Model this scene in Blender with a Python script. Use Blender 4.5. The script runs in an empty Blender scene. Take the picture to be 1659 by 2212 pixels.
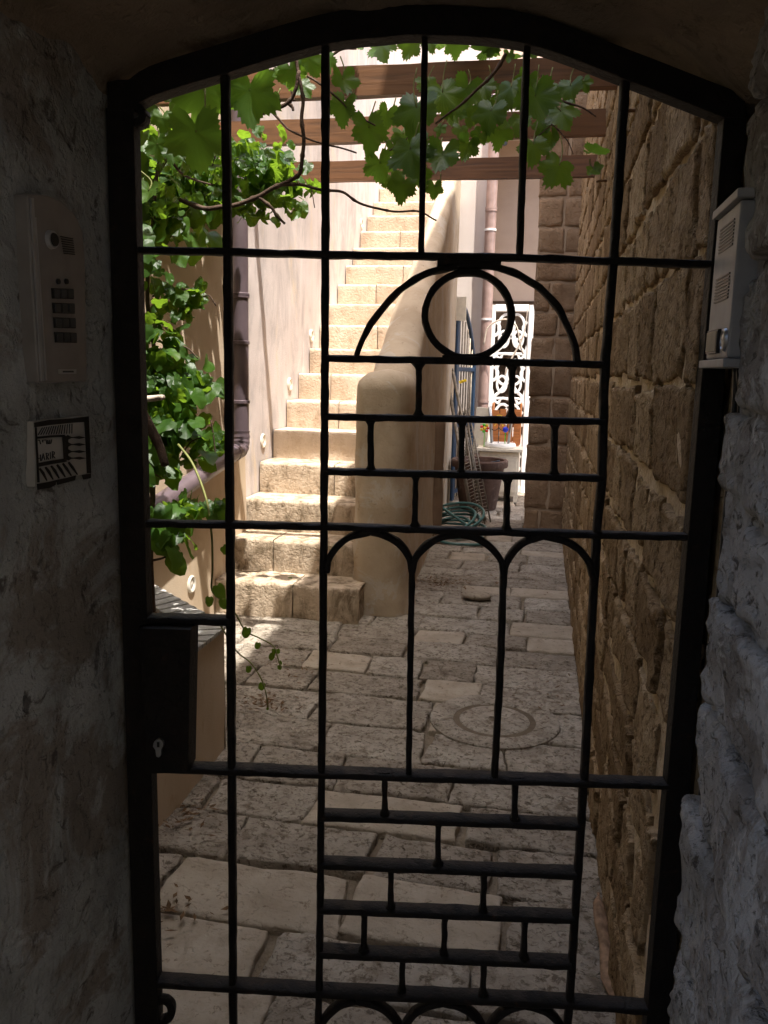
import bpy, math, random
import numpy as np
from mathutils import Vector, Matrix, noise
random.seed(7)
S = bpy.context.scene
COL = S.collection
R = math.radians

# ------------------------------------------------------------------ camera
PW, PH, PF = 1659.0, 2212.0, 1789.0            # measuring grid laid over the photograph
PITCH, ROLL, YAW = R(9.6), R(1.3), R(10.6)
CAM = Vector((0, 0, 1.5))
fwd = Vector((-math.sin(YAW)*math.cos(PITCH), math.cos(YAW)*math.cos(PITCH), -math.sin(PITCH)))
r0 = Vector((math.cos(YAW), math.sin(YAW), 0)); u0 = r0.cross(fwd)
rgt = r0*math.cos(ROLL) + u0*math.sin(ROLL); upv = -r0*math.sin(ROLL) + u0*math.cos(ROLL)
cd = bpy.data.cameras.new('camera'); co = bpy.data.objects.new('camera', cd); COL.objects.link(co)
m3 = Matrix((rgt, upv, -fwd)).transposed()
co.matrix_world = Matrix.Translation(CAM) @ m3.to_4x4()
cd.sensor_fit = 'HORIZONTAL'; cd.sensor_width = 27.0; cd.lens = PF/PW*27.0
cd.clip_start = 0.02; cd.clip_end = 200
S.camera = co
S.render.resolution_x, S.render.resolution_y = 768, 1024
S.cycles.diffuse_bounces = 6; S.cycles.max_bounces = 10

# ------------------------------------------------------------------ light
SUN = Vector((-0.25, 0.24, -1.0)).normalized()      # direction the light travels
w = bpy.data.worlds.new('World'); S.world = w; w.use_nodes = True
nt = w.node_tree
sky = nt.nodes.new('ShaderNodeTexSky'); sky.sky_type = 'NISHITA'; sky.sun_disc = False
sky.dust_density = 4.0; sky.ozone_density = 0.6
sky.sun_elevation = math.asin(-SUN.z); sky.sun_rotation = math.atan2(-SUN.x, -SUN.y)
bg = nt.nodes['Background']; bg.inputs['Strength'].default_value = 0.15
nt.links.new(sky.outputs[0], bg.inputs['Color'])
sl = bpy.data.lights.new('sun', 'SUN'); sl.energy = 3.0; sl.angle = R(0.55); sl.color = (1.0, 0.945, 0.87)
so = bpy.data.objects.new('sun', sl); COL.objects.link(so)
so.rotation_euler = SUN.to_track_quat('-Z', 'Y').to_euler(); so.location = (3, -3, 12)
S.view_settings.view_transform = 'Standard'; S.view_settings.look = 'None'
S.view_settings.gamma = 1.0; S.view_settings.exposure = 2.0
S.view_settings.use_curve_mapping = False

# ------------------------------------------------------------------ measuring helpers
def ray(x, y): return fwd + rgt*((x-PW/2)/PF) - upv*((y-PH/2)/PF)
def onZ(x, y, z): d = ray(x, y); return CAM + d*((z-CAM.z)/d.z)
def onX(x, y, X): d = ray(x, y); return CAM + d*((X-CAM.x)/d.x)
def onY(x, y, Y): d = ray(x, y); return CAM + d*((Y-CAM.y)/d.y)
GA = R(8.5)
GX = Vector((math.cos(GA), math.sin(GA), 0)); GN = Vector((math.sin(GA), -math.cos(GA), 0)); UZ = Vector((0, 0, 1))
GP = onX(1500, 1150, .26)
def G(x, y): d = ray(x, y); return CAM + d*((GP-CAM).dot(GN)/d.dot(GN))
def nz(p, s=1.0): return noise.noise(Vector(p)*s)
def fr(p, s=1.0, o=4): return noise.fractal(Vector(p)*s, 1.0, 2.0, o)

# ------------------------------------------------------------------ materials
def newmat(name):
    m = bpy.data.materials.new(name); m.use_nodes = True
    n = m.node_tree; b = n.nodes['Principled BSDF']; return m, n, b
def nd(n, t, **kw):
    x = n.nodes.new(t)
    for k, v in kw.items():
        if k in x.inputs: x.inputs[k].default_value = v
        else: setattr(x, k, v)
    return x
def ramp(n, src, stops):
    r = n.nodes.new('ShaderNodeValToRGB'); e = r.color_ramp.elements
    while len(e) < len(stops): e.new(0.5)
    for el, (p, c) in zip(e, stops): el.position = p; el.color = (*c, 1) if len(c) == 3 else c
    n.links.new(src, r.inputs[0]); return r.outputs[0]
def mix(n, f, a, b, mode='MIX'):
    x = n.nodes.new('ShaderNodeMix'); x.data_type = 'RGBA'; x.blend_type = mode
    for i, v in ((0, f), (6, a), (7, b)):
        if hasattr(v, 'is_linked') or isinstance(v, bpy.types.NodeSocket): n.links.new(v, x.inputs[i])
        else: x.inputs[i].default_value = v if i == 0 else (*v, 1)
    return x.outputs[2]
def surf(name, cols, scale=6, rough=.9, bump=.4, bscale=45, dist=.01, pits=0, pscale=60, stains=(), rnd=0, spec=.15, grain=0, squash=None):
    """weathered mineral surface: colour clouds + shaped stains + fine relief"""
    m, n, b = newmat(name); L = n.links
    geo = n.nodes.new('ShaderNodeNewGeometry'); pos = geo.outputs['Position']
    if squash:
        mp = nd(n, 'ShaderNodeMapping'); mp.inputs['Scale'].default_value = squash; L.new(pos, mp.inputs[0]); pos2 = mp.outputs[0]
    else: pos2 = pos
    a = nd(n, 'ShaderNodeTexNoise', Scale=scale, Detail=9.0, Roughness=.62, Distortion=.3); L.new(pos2, a.inputs['Vector'])
    k = len(cols); c = ramp(n, a.outputs[0], [(.28+.44*i/max(1, k-1), q) for i, q in enumerate(cols)])
    for (sc, lo, hi, col, amt) in stains:
        t = nd(n, 'ShaderNodeTexNoise', Scale=sc, Detail=7.0, Roughness=.7, Distortion=.6)
        off = nd(n, 'ShaderNodeVectorMath', operation='ADD'); off.inputs[1].default_value = (sc*3.1, sc*1.7, sc*.9)
        L.new(pos2, off.inputs[0]); L.new(off.outputs[0], t.inputs['Vector'])
        f = ramp(n, t.outputs[0], [(lo, (0, 0, 0)), (hi, (amt, amt, amt))])
        c = mix(n, f, c, col)
    if grain:
        gq = nd(n, 'ShaderNodeTexNoise', Scale=bscale*3, Detail=3.0); L.new(pos, gq.inputs['Vector'])
        gr = ramp(n, gq.outputs[0], [(.3, (1-grain,)*3), (.7, (1+0*grain,)*3)]); c = mix(n, 1.0, c, gr, 'MULTIPLY')
    if rnd:
        oi = n.nodes.new('ShaderNodeObjectInfo')
        rr = ramp(n, oi.outputs['Random'], [(0, (1-rnd, 1-rnd*1.1, 1-rnd*1.2)), (1, (1, 1, 1))]); c = mix(n, 1.0, c, rr, 'MULTIPLY')
    h1 = nd(n, 'ShaderNodeTexNoise', Scale=bscale, Detail=8.0, Roughness=.65); L.new(pos, h1.inputs['Vector'])
    hh = h1.outputs[0]
    if pits:
        v = nd(n, 'ShaderNodeTexNoise', Scale=pscale, Detail=4.0, Roughness=.55); L.new(pos, v.inputs['Vector'])
        pr = ramp(n, v.outputs[0], [(.36, (0, 0, 0)), (.46, (1, 1, 1))])
        ad = nd(n, 'ShaderNodeMath', operation='MULTIPLY_ADD'); ad.inputs[1].default_value = pits
        L.new(pr, ad.inputs[0]); L.new(hh, ad.inputs[2]); hh = ad.outputs[0]
    bp = nd(n, 'ShaderNodeBump', Strength=bump, Distance=dist); L.new(hh, bp.inputs['Height'])
    L.new(bp.outputs[0], b.inputs['Normal']); L.new(c, b.inputs['Base Color'])
    b.inputs['Roughness'].default_value = rough; b.inputs['Specular IOR Level'].default_value = spec
    return m
def plain(name, col, rough=.5, metal=0, spec=.3, var=.15, scale=25, bump=.05):
    m, n, b = newmat(name); L = n.links
    geo = n.nodes.new('ShaderNodeNewGeometry')
    a = nd(n, 'ShaderNodeTexNoise', Scale=scale, Detail=6.0); L.new(geo.outputs['Position'], a.inputs['Vector'])
    lo = tuple(x*(1-var) for x in col); hi = tuple(min(1, x*(1+var)) for x in col)
    L.new(ramp(n, a.outputs[0], [(.3, lo), (.7, hi)]), b.inputs['Base Color'])
    b.inputs['Roughness'].default_value = rough; b.inputs['Metallic'].default_value = metal; b.inputs['Specular IOR Level'].default_value = spec
    if bump:
        bp = nd(n, 'ShaderNodeBump', Strength=bump, Distance=.004); L.new(a.outputs[0], bp.inputs['Height']); L.new(bp.outputs[0], b.inputs['Normal'])
    return m
def leafmat(name, c1, c2, trans=.45, tcol=(.25, .5, .03)):
    m, n, b = newmat(name); L = n.links
    oi = n.nodes.new('ShaderNodeObjectInfo'); geo = n.nodes.new('ShaderNodeNewGeometry')
    a = nd(n, 'ShaderNodeTexNoise', Scale=9.0, Detail=3.0); L.new(geo.outputs['Position'], a.inputs['Vector'])
    ad = nd(n, 'ShaderNodeMath', operation='MULTIPLY_ADD'); ad.inputs[1].default_value = .5
    L.new(oi.outputs['Random'], ad.inputs[0])
    sb = nd(n, 'ShaderNodeMath', operation='MULTIPLY_ADD'); sb.inputs[1].default_value = .9; sb.inputs[2].default_value = -.2
    L.new(a.outputs[0], sb.inputs[0]); L.new(sb.outputs[0], ad.inputs[2])
    c = ramp(n, ad.outputs[0], [(.1, c1), (.75, c2), (1.0, (c2[0]*1.9, c2[1]*1.25, c2[2]))])
    L.new(c, b.inputs['Base Color']); b.inputs['Roughness'].default_value = .42; b.inputs['Specular IOR Level'].default_value = .35
    tr = n.nodes.new('ShaderNodeBsdfTranslucent'); L.new(mix(n, .65, c, tcol), tr.inputs['Color'])
    mx = n.nodes.new('ShaderNodeMixShader'); mx.inputs[0].default_value = trans
    L.new(b.outputs[0], mx.inputs[1]); L.new(tr.outputs[0], mx.inputs[2])
    L.new(mx.outputs[0], n.nodes['Material Output'].inputs['Surface'])
    bp = nd(n, 'ShaderNodeBump', Strength=.25, Distance=.004); L.new(nd_out(n, geo, 120), bp.inputs['Height']); L.new(bp.outputs[0], b.inputs['Normal'])
    return m
def nd_out(n, geo, s):
    q = nd(n, 'ShaderNodeTexNoise', Scale=float(s), Detail=3.0); n.links.new(geo.outputs['Position'], q.inputs['Vector']); return q.outputs[0]

MAT = {}
MAT['iron'] = surf('rusty black iron', [(.007, .006, .0055), (.011, .009, .008), (.017, .013, .010)], 30, .6, .7, 90, .004, .3, 60, [(25, .60, .70, (.045, .024, .012), .7)], spec=.2)
MAT['jamb_l'] = surf('stained plaster', [(.22, .22, .20), (.38, .385, .36), (.47, .475, .45)], 5, .95, .8, 60, .010, .45, 45, [(3.5, .52, .60, (.20, .16, .12), .75), (6, .58, .63, (.50, .50, .475), .5), (17, .57, .64, (.07, .055, .045), .8)])
MAT['jamb_r'] = surf('grey limewash', [(.24, .235, .225), (.37, .365, .355), (.47, .465, .455)], 7, .95, .9, 75, .012, .6, 55, [(4, .50, .57, (.20, .18, .16), .85), (10, .58, .63, (.54, .54, .53), .7), (36, .57, .64, (.07, .06, .05), .85)])
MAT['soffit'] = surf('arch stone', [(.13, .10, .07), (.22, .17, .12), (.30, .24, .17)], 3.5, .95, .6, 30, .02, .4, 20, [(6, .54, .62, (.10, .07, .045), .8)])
MAT['ruststone'] = surf('sandstone rubble', [(.25, .17, .092), (.37, .265, .155), (.47, .355, .22)], 9, .97, .8, 42, .016, .5, 40, [(18, .52, .62, (.48, .36, .225), .65), (42, .52, .60, (.14, .088, .045), .8)], rnd=.45, spec=.05)
MAT['wallmortar'] = surf('wall mortar', [(.44, .325, .20), (.58, .45, .295), (.66, .52, .36)], 7, .97, .8, 45, .012, .4, 40, [(14, .55, .66, (.27, .18, .10), .7), (42, .57, .65, (.17, .11, .06), .7)], spec=.05)
MAT['pierstone'] = surf('pier sandstone', [(.20, .125, .07), (.32, .215, .13), (.41, .295, .19)], 6, .95, .7, 50, .02, .5, 40, [], rnd=.3)
MAT['piermortar'] = surf('pier mortar', [(.32, .23, .15), (.43, .325, .22)], 8, .95, .5, 60, .01)
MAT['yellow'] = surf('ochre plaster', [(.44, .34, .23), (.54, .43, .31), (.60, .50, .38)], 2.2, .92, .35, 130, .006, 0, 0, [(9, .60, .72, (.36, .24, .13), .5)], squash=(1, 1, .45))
MAT['pink'] = surf('faded pink plaster', [(.46, .40, .38), (.55, .49, .465), (.61, .55, .52)], 2.6, .92, .4, 120, .008, 0, 0, [(3.4, .48, .62, (.37, .335, .325), .8), (2.6, .55, .68, (.60, .49, .35), .75), (22, .62, .70, (.30, .26, .24), .4)], squash=(1, 1, .4))
MAT['cream'] = surf('cream limewash', [(.37, .29, .20), (.47, .38, .275), (.53, .44, .33)], 2.5, .92, .35, 70, .01, 0, 0, [(5, .50, .66, (.36, .27, .18), .6), (3.2, .54, .58, (.50, .46, .40), .55), (5, .58, .66, (.60, .53, .43), .4), (28, .62, .68, (.20, .15, .10), .6)])
MAT['tan'] = surf('tan plaster', [(.42, .32, .25), (.52, .41, .33)], 2, .92, .3, 80, .006)
MAT['far'] = surf('pale wall', [(.55, .48, .43), (.64, .57, .52)], 2, .92, .3, 80, .006)
MAT['step'] = surf('worn limestone step', [(.46, .355, .255), (.57, .46, .35), (.64, .53, .42)], 6, .93, .7, 55, .014, .3, 50, [(10, .54, .68, (.32, .23, .15), .55)], rnd=.16, squash=(1, 1, .5))
MAT['stepold'] = surf('mouldy limestone step', [(.42, .325, .23), (.53, .425, .315), (.60, .495, .38)], 6, .93, .8, 50, .016, .4, 45, [(9, .46, .62, (.13, .095, .055), .8)], rnd=.1, squash=(1, 1, .55))
MAT['pave'] = surf('rough paving stone', [(.25, .215, .175), (.36, .32, .265), (.46, .415, .35)], 8, .9, .9, 42, .011, .6, 34, [(14, .54, .64, (.17, .135, .10), .75), (44, .53, .60, (.11, .085, .06), .8)], rnd=.3, spec=.12)
MAT['pavepale'] = surf('smooth pale slab', [(.30, .25, .19), (.38, .325, .255), (.44, .385, .31)], 7, .88, .6, 55, .010, .5, 25, [(9, .54, .68, (.25, .205, .155), .6), (34, .58, .65, (.16, .12, .08), .75)], rnd=.2, spec=.15)
MAT['earth'] = surf('sandy joint', [(.17, .13, .09), (.28, .23, .165)], 25, 1, .8, 120, .01, .4, 90)
MAT['earthdark'] = surf('dark silt', [(.11, .085, .06), (.17, .135, .097)], 25, 1, .6, 120, .006)
MAT['wood'] = None
def woodmat(name, c):
    m, n, b = newmat(name); L = n.links
    geo = n.nodes.new('ShaderNodeNewGeometry'); mp = nd(n, 'ShaderNodeMapping'); mp.inputs['Scale'].default_value = (1.1, 16, 16)
    L.new(geo.outputs['Position'], mp.inputs[0]); a = nd(n, 'ShaderNodeTexNoise', Scale=2.0, Detail=8.0, Distortion=1.2); L.new(mp.outputs[0], a.inputs['Vector'])
    L.new(ramp(n, a.outputs[0], [(.25, tuple(x*.5 for x in c)), (.5, c), (.8, tuple(x*1.25 for x in c))]), b.inputs['Base Color'])
    bp = nd(n, 'ShaderNodeBump', Strength=.4, Distance=.004); L.new(a.outputs[0], bp.inputs['Height']); L.new(bp.outputs[0], b.inputs['Normal'])
    b.inputs['Roughness'].default_value = .6; return m
MAT['wood'] = woodmat('stained pergola timber', (.155, .066, .023))
MAT['crate'] = woodmat('orange crate wood', (.42, .15, .04))
MAT['pipe'] = plain('mauve painted pipe', (.105, .078, .088), .36, 0, .5, .15, 9)
MAT['pipe2'] = plain('copper pipe', (.33, .23, .20), .42, .2, .4, .25, 7)
MAT['white'] = plain('white paint', (.78, .77, .74), .5, 0, .3, .05)
MAT['offwhite'] = plain('cream paint', (.72, .66, .54), .5, 0, .3, .08)
MAT['blue'] = plain('blue paint', (.012, .034, .07), .5, 0, .4, .3, 18)
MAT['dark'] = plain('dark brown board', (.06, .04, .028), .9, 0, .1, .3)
MAT['steel'] = plain('grey steel', (.32, .33, .34), .35, .8, .5, .15)
MAT['wire'] = plain('weathered wire', (.20, .17, .13), .5, .5, .4, .3)
MAT['terra'] = surf('old terracotta', [(.065, .04, .032), (.10, .062, .048), (.14, .09, .07)], 7, .85, .3, 60, .005, 0, 0, [(9, .55, .68, (.30, .24, .2), .5)])
MAT['hose'] = plain('green hose', (.05, .13, .12), .4, 0, .45, .2)
MAT['cane'] = surf('vine bark', [(.045, .028, .02), (.09, .058, .042), (.14, .095, .07)], 30, .85, .8, 120, .006)
MAT['twig'] = plain('pale dead twig', (.50, .42, .34), .8, 0, .2, .2)
MAT['stem'] = plain('green stem', (.16, .17, .05), .6, 0, .3, .25)
MAT['vine'] = leafmat('grape leaf', (.022, .058, .009), (.065, .125, .02), .5, (.22, .40, .03))
MAT['ivy'] = leafmat('ivy leaf', (.012, .038, .006), (.050, .115, .016), .45, (.30, .50, .03))
MAT['dry'] = plain('dry leaf', (.12, .07, .035), .9, 0, .1, .5, 40)
MAT['bark'] = plain('dry palm sheath', (.25, .16, .10), .85, 0, .15, .45, 45)
MAT['panel'] = plain('brown grey panel', (.27, .25, .235), .4, .2, .4, .12)
MAT['paneledge'] = plain('satin aluminium', (.42, .42, .43), .35, .4, .5, .1)
MAT['brownplaster'] = surf('brown plaster', [(.17, .115, .075), (.25, .175, .12)], 5, .92, .4, 70, .008)
MAT['black'] = plain('black plastic', (.02, .02, .02), .45, 0, .3, .2)
MAT['button'] = plain('grey button', (.06, .06, .06), .5, 0, .3, .1)
MAT['intercom'] = plain('pale grey enamel', (.27, .275, .28), .5, 0, .3, .15)
MAT['card'] = plain('paper card', (.50, .43, .32), .8, 0, .1, .1)
MAT['tile'] = plain('glazed tile', (.42, .405, .37), .3, 0, .4, .1)
MAT['ink'] = plain('black glaze', (.012, .012, .012), .5, 0, .3, .2)
MAT['coping'] = surf('planter coping', [(.36, .35, .33), (.48, .47, .44), (.55, .54, .51)], 8, .85, .4, 60, .01, .3, 40, [(20, .6, .68, (.15, .12, .1), .7)])
MAT['soil'] = surf('planter soil', [(.06, .035, .022), (.14, .085, .055), (.22, .14, .10)], 18, 1, .8, 60, .02)
MAT['red'] = plain('red', (.75, .06, .03), .5); MAT['yel'] = plain('yellow', (.85, .60, .03), .5)
MAT['grn'] = plain('green', (.12, .55, .05), .5); MAT['blu'] = plain('bright blue', (.03, .06, .75), .4)
MAT['lens'] = plain('lamp glass', (.62, .58, .50), .25, 0, .5, .05)

# ------------------------------------------------------------------ mesh building
class MB:
    def __init__(s): s.v = []; s.f = []
    def add(s, vs, fs):
        o = len(s.v); s.v += [tuple(p) for p in vs]; s.f += [tuple(i+o for i in f) for f in fs]; return s
    def box(s, c, d, rot=None):
        c = Vector(c); vs = []
        for x in (-.5, .5):
            for y in (-.5, .5):
                for z in (-.5, .5):
                    p = Vector((x*d[0], y*d[1], z*d[2]))
                    vs.append(c + (rot @ p if rot else p))
        return s.add(vs, [(0, 1, 3, 2), (4, 6, 7, 5), (0, 4, 5, 1), (2, 3, 7, 6), (0, 2, 6, 4), (1, 5, 7, 3)])
    def grid(s, fn, nu, nv, closeu=False):
        vs = [fn(i/nu, j/nv) for j in range(nv+1) for i in range(nu+1)]
        fs = [(j*(nu+1)+i, j*(nu+1)+i+1, (j+1)*(nu+1)+i+1, (j+1)*(nu+1)+i) for j in range(nv) for i in range(nu)]
        return s.add(vs, fs)
    def tube(s, pts, rad, n=8, cap=True):
        pts = [Vector(p) for p in pts]; k = len(pts)
        if not hasattr(rad, '__len__'): rad = [rad]*k
        t0 = (pts[1]-pts[0]).normalized(); a = t0.orthogonal().normalized(); vs = []
        for i in range(k):
            t = (pts[min(i+1, k-1)]-pts[max(i-1, 0)]).normalized()
            a = (a - t*a.dot(t)).normalized(); b = t.cross(a)
            vs += [pts[i] + (a*math.cos(2*math.pi*j/n) + b*math.sin(2*math.pi*j/n))*rad[i] for j in range(n)]
        fs = [(i*n+j, i*n+(j+1) % n, (i+1)*n+(j+1) % n, (i+1)*n+j) for i in range(k-1) for j in range(n)]
        if cap: fs += [tuple(range(n-1, -1, -1)), tuple(range((k-1)*n, k*n))]
        return s.add(vs, fs)
    def strip(s, pts, nrm, wid, dep, step=.02, jit=.0, seed=0, closed=False):
        """bar of chamfered rectangular section along pts; wid lies across in the plane of nrm, dep along nrm"""
        pts = resample(pts, step, closed); k = len(pts); nrm = Vector(nrm); vs = []
        for i in range(k):
            if closed: t = (pts[(i+1) % k]-pts[i-1]).normalized()
            else: t = (pts[min(i+1, k-1)]-pts[max(i-1, 0)]).normalized()
            sd = nrm.cross(t).normalized()
            ww = wid(i/(k-1)) if callable(wid) else wid
            a, d = ww/2, dep/2; c = min(a, d)*.45
            for q, (x, y) in enumerate(((a, d-c), (a-c, d), (c-a, d), (-a, d-c), (-a, c-d), (c-a, -d), (a-c, -d), (a, c-d))):
                p = pts[i] + sd*x + nrm*y
                if jit: p = p + Vector((nz(p+Vector((seed, q*7, 0)), 45), nz(p+Vector((0, seed, q*5)), 45), nz(p+Vector((q*3, 0, seed)), 45)))*jit
                vs.append(p)
        fs = [(i*8+j, i*8+(j+1) % 8, (i+1) % k*8+(j+1) % 8, (i+1) % k*8+j) for i in range(k if closed else k-1) for j in range(8)]
        if not closed: fs += [tuple(range(7, -1, -1)), tuple(range((k-1)*8, k*8))]
        return s.add(vs, fs)
    def lathe(s, prof, n=24, c=(0, 0, 0)):
        c = Vector(c); vs = [c+Vector((r*math.cos(2*math.pi*j/n), r*math.sin(2*math.pi*j/n), z)) for r, z in prof for j in range(n)]
        fs = [(i*n+j, i*n+(j+1) % n, (i+1)*n+(j+1) % n, (i+1)*n+j) for i in range(len(prof)-1) for j in range(n)]
        return s.add(vs, fs)
    def prism(s, poly, nrm, dep):
        """flat polygon (3D points) extruded along nrm"""
        k = len(poly); n = Vector(nrm)*dep; poly = [Vector(p) for p in poly]
        return s.add(poly+[p+n for p in poly], [tuple(range(k-1, -1, -1)), tuple(range(k, 2*k))]+[(i, (i+1) % k, k+(i+1) % k, k+i) for i in range(k)])
    def build(s, name, mat, parent=None, smooth=False, bevel=0, auto=None):
        me = bpy.data.meshes.new(name); me.from_pydata(s.v, [], s.f); me.update()
        import bmesh
        bm = bmesh.new(); bm.from_mesh(me); bmesh.ops.recalc_face_normals(bm, faces=bm.faces)
        if bevel: bmesh.ops.bevel(bm, geom=list(bm.edges), offset=bevel, segments=2, affect='EDGES', profile=.6)
        bm.to_mesh(me); bm.free()
        if smooth:
            me.polygons.foreach_set('use_smooth', [True]*len(me.polygons))
            if auto: me.set_sharp_from_angle(angle=R(auto))
        return link(name, me, mat, parent)
def link(name, me, mat=None, parent=None):
    if mat is not None and not me.materials: me.materials.append(MAT[mat] if isinstance(mat, str) else mat)
    o = bpy.data.objects.new(name, me); COL.objects.link(o)
    if parent: o.parent = parent
    return o
def resample(pts, step, closed=False):
    pts = [Vector(p) for p in pts]
    if closed: pts = pts+[pts[0]]
    out = [pts[0].copy()]
    for a, b in zip(pts, pts[1:]):
        L = (b-a).length; k = max(1, int(math.ceil(L/step)))
        out += [a.lerp(b, i/k) for i in range(1, k+1)]
    if closed: out.pop()
    return out
def smoothline(pts, k=6):
    pts = [Vector(p) for p in pts]; P = [pts[0]*2-pts[1]]+pts+[pts[-1]*2-pts[-2]]; out = []
    for i in range(1, len(P)-2):
        for j in range(k):
            t = j/k; a, b, c, d = P[i-1], P[i], P[i+1], P[i+2]
            out.append(.5*((2*b)+(c-a)*t+(2*a-5*b+4*c-d)*t*t+(3*b-a-3*c+d)*t**3))
    out.append(pts[-1]); return out
def thing(name, label, cat, loc=(0, 0, 0), group=None):
    o = bpy.data.objects.new(name, None); COL.objects.link(o); o.empty_display_size = .1
    o['label'] = label; o['category'] = cat
    if group: o['group'] = group
    return o
def tag(o, label, cat, group=None):
    o['label'] = label; o['category'] = cat
    if group: o['group'] = group
    return o
def struct(o): o['kind'] = 'structure'; return o

def stone(c4, mp, nu, nv, amp, rnd, seed, depth=.06, wob=.012, fine=0):
    """one dressed or rough stone: quad c4 (2D) with worn edges, mapped into space by mp(u,v,h)"""
    c4 = [Vector((*c, 0)) for c in c4]
    W_ = ((c4[1]-c4[0]).length+(c4[2]-c4[3]).length)/2; H_ = ((c4[3]-c4[0]).length+(c4[2]-c4[1]).length)/2
    mb = MB()
    def pt(i, j):
        # ring 0 and last are the buried skirt
        si = (min(max(i-1, 0), nu-2))/(nu-2); tj = (min(max(j-1, 0), nv-2))/(nv-2)
        # pack rows near the rim for a round edge
        sp = .5-.5*math.cos(math.pi*si)*(abs(math.cos(math.pi*si))**-.35 if abs(math.cos(math.pi*si)) > 1e-3 else 1)
        tp = .5-.5*math.cos(math.pi*tj)*(abs(math.cos(math.pi*tj))**-.35 if abs(math.cos(math.pi*tj)) > 1e-3 else 1)
        p = c4[0]*(1-sp)*(1-tp)+c4[1]*sp*(1-tp)+c4[2]*sp*tp+c4[3]*(1-sp)*tp
        e = min(sp*W_, (1-sp)*W_, tp*H_, (1-tp)*H_)
        q = p+Vector((seed*1.7, seed*.9, 0))
        wv = Vector((nz(q, 14)+.5*nz(q, 34), nz(q+Vector((9, 4, 2)), 14)+.5*nz(q+Vector((9, 4, 2)), 34), 0))*wob
        p = p+wv
        h = amp*(fr(q+Vector((0, 0, seed)), 7, 4)*.9) + fine*nz(q, 60)
        if e < rnd: h -= (rnd)*(1-math.sqrt(max(0, 1-(1-e/rnd)**2)))*.8
        if i in (0, nu) or j in (0, nv): h = -depth
        return mp(p.x, p.y, h)
    vs = [pt(i, j) for j in range(nv+1) for i in range(nu+1)]
    fs = [(j*(nu+1)+i, j*(nu+1)+i+1, (j+1)*(nu+1)+i+1, (j+1)*(nu+1)+i) for j in range(nv) for i in range(nu)]
    return mb.add(vs, fs)

def roughplane(mp, u0_, u1_, v0_, v1_, step, amp, sc, seed=0, edge=None):
    nu = max(2, int((u1_-u0_)/step)); nv = max(2, int((v1_-v0_)/step))
    def f(s, t):
        u = u0_+(u1_-u0_)*s; v = v0_+(v1_-v0_)*t
        if edge: u, v = edge(u, v, s, t)
        return mp(u, v, amp*fr((u+seed, v+seed*.3, seed), sc, 5))
    return MB().grid(f, nu, nv)

# ================================================================== SETTING
g = MB().box((0, 5, -.13), (60, 60, .2)).build('ground', 'earth'); struct(g)
RX = .25                 # right wall plane
LX1, LX2 = -1.94, -1.98  # left garden wall, stair wall

# paving stones laid in cross courses
PALE = [(710, 1727, .16), (612, 1940, .2), (868, 1985, .22), (895, 1605, .14), (455, 2040, .2), (1170, 1350, .12), (1010, 1365, .14), (1030, 1460, .15), (1190, 1410, .15), (1000, 2130, .12)]
PALE = [(onZ(x, y, 0), r) for x, y, r in PALE]
DRAIN = Vector((-.135, 3.47, 0))
ys = [.95, 1.2, 1.45, 1.745, 1.945, 2.235, 2.48, 2.73]
rr = random.Random(11)
while ys[-1] < 10.6: ys.append(ys[-1]+rr.uniform(.22, .34))
STONES = []
ri = 0
for ya, yb in zip(ys, ys[1:]):
    xa = -1.0 if ya < 1.5 else (-1.95 if ya > 2.9 else -1.35)
    xb = .26 if yb < 8.2 else .9
    if ya > 4.6 and ya < 9.4: xa = -1.35
    x = xb; brk = [xb]
    while x > xa+.2:
        x -= rr.uniform(.26, .56); brk.append(x)
    brk = sorted(brk)
    for a, b in zip(brk, brk[1:]):
        gp = rr.uniform(.004, .010)
        j = lambda: rr.uniform(-.014, .014)
        sk = .02*math.sin(a*3+ri)
        c4 = [(a+gp+j(), ya+gp+j()+sk*.5), (b-gp+j(), ya+gp+j()+sk*.5), (b-gp+j(), yb-gp+j()), (a+gp+j(), yb-gp+j())]
        cen = Vector(((a+b)/2, (ya+yb)/2, 0))
        if (cen-DRAIN).length < .10: continue
        pale = any((cen-p).length < r for p, r in PALE) or rr.random() < .16
        near = cen.y < 4.2
        zt = rr.uniform(-.004, .006)
        am = .004 if pale else .009
        mb = stone(c4, lambda u, v, h, zt=zt: Vector((u, v, zt+h)), 16 if near else 9, 12 if near else 7, am, .009, rr.uniform(0, 50), .05, .009 if pale else .014)
        mb.build('paving_stone', 'pavepale' if pale else 'pave', g, smooth=True)
    ri += 1
# round drain cover let into the paving
d = thing('drain_cover', 'round grey stone drain cover with grooved ring and centre hole in the paving', 'drain cover')
ring = []
MB().lathe([(.285, -.02), (.282, .006), (.272, .012), (.19, .010), (.180, .004), (.178, -.02)], 56, DRAIN).build('rim_stone', 'pave', d, True, auto=40)
MB().lathe([(.158, -.02), (.154, .003), (.144, .009), (.03, .011), (.024, .002), (.023, -.03)], 48, DRAIN).build('disc_stone', 'pave', d, True, auto=40)
MB().lathe([(.14, .0035), (.186, .0035)], 48, DRAIN).build('groove_silt', 'earthdark', d)
MB().lathe([(.001, .001), (.03, .001)], 20, DRAIN).build('hole_silt', 'earthdark', d)
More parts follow.
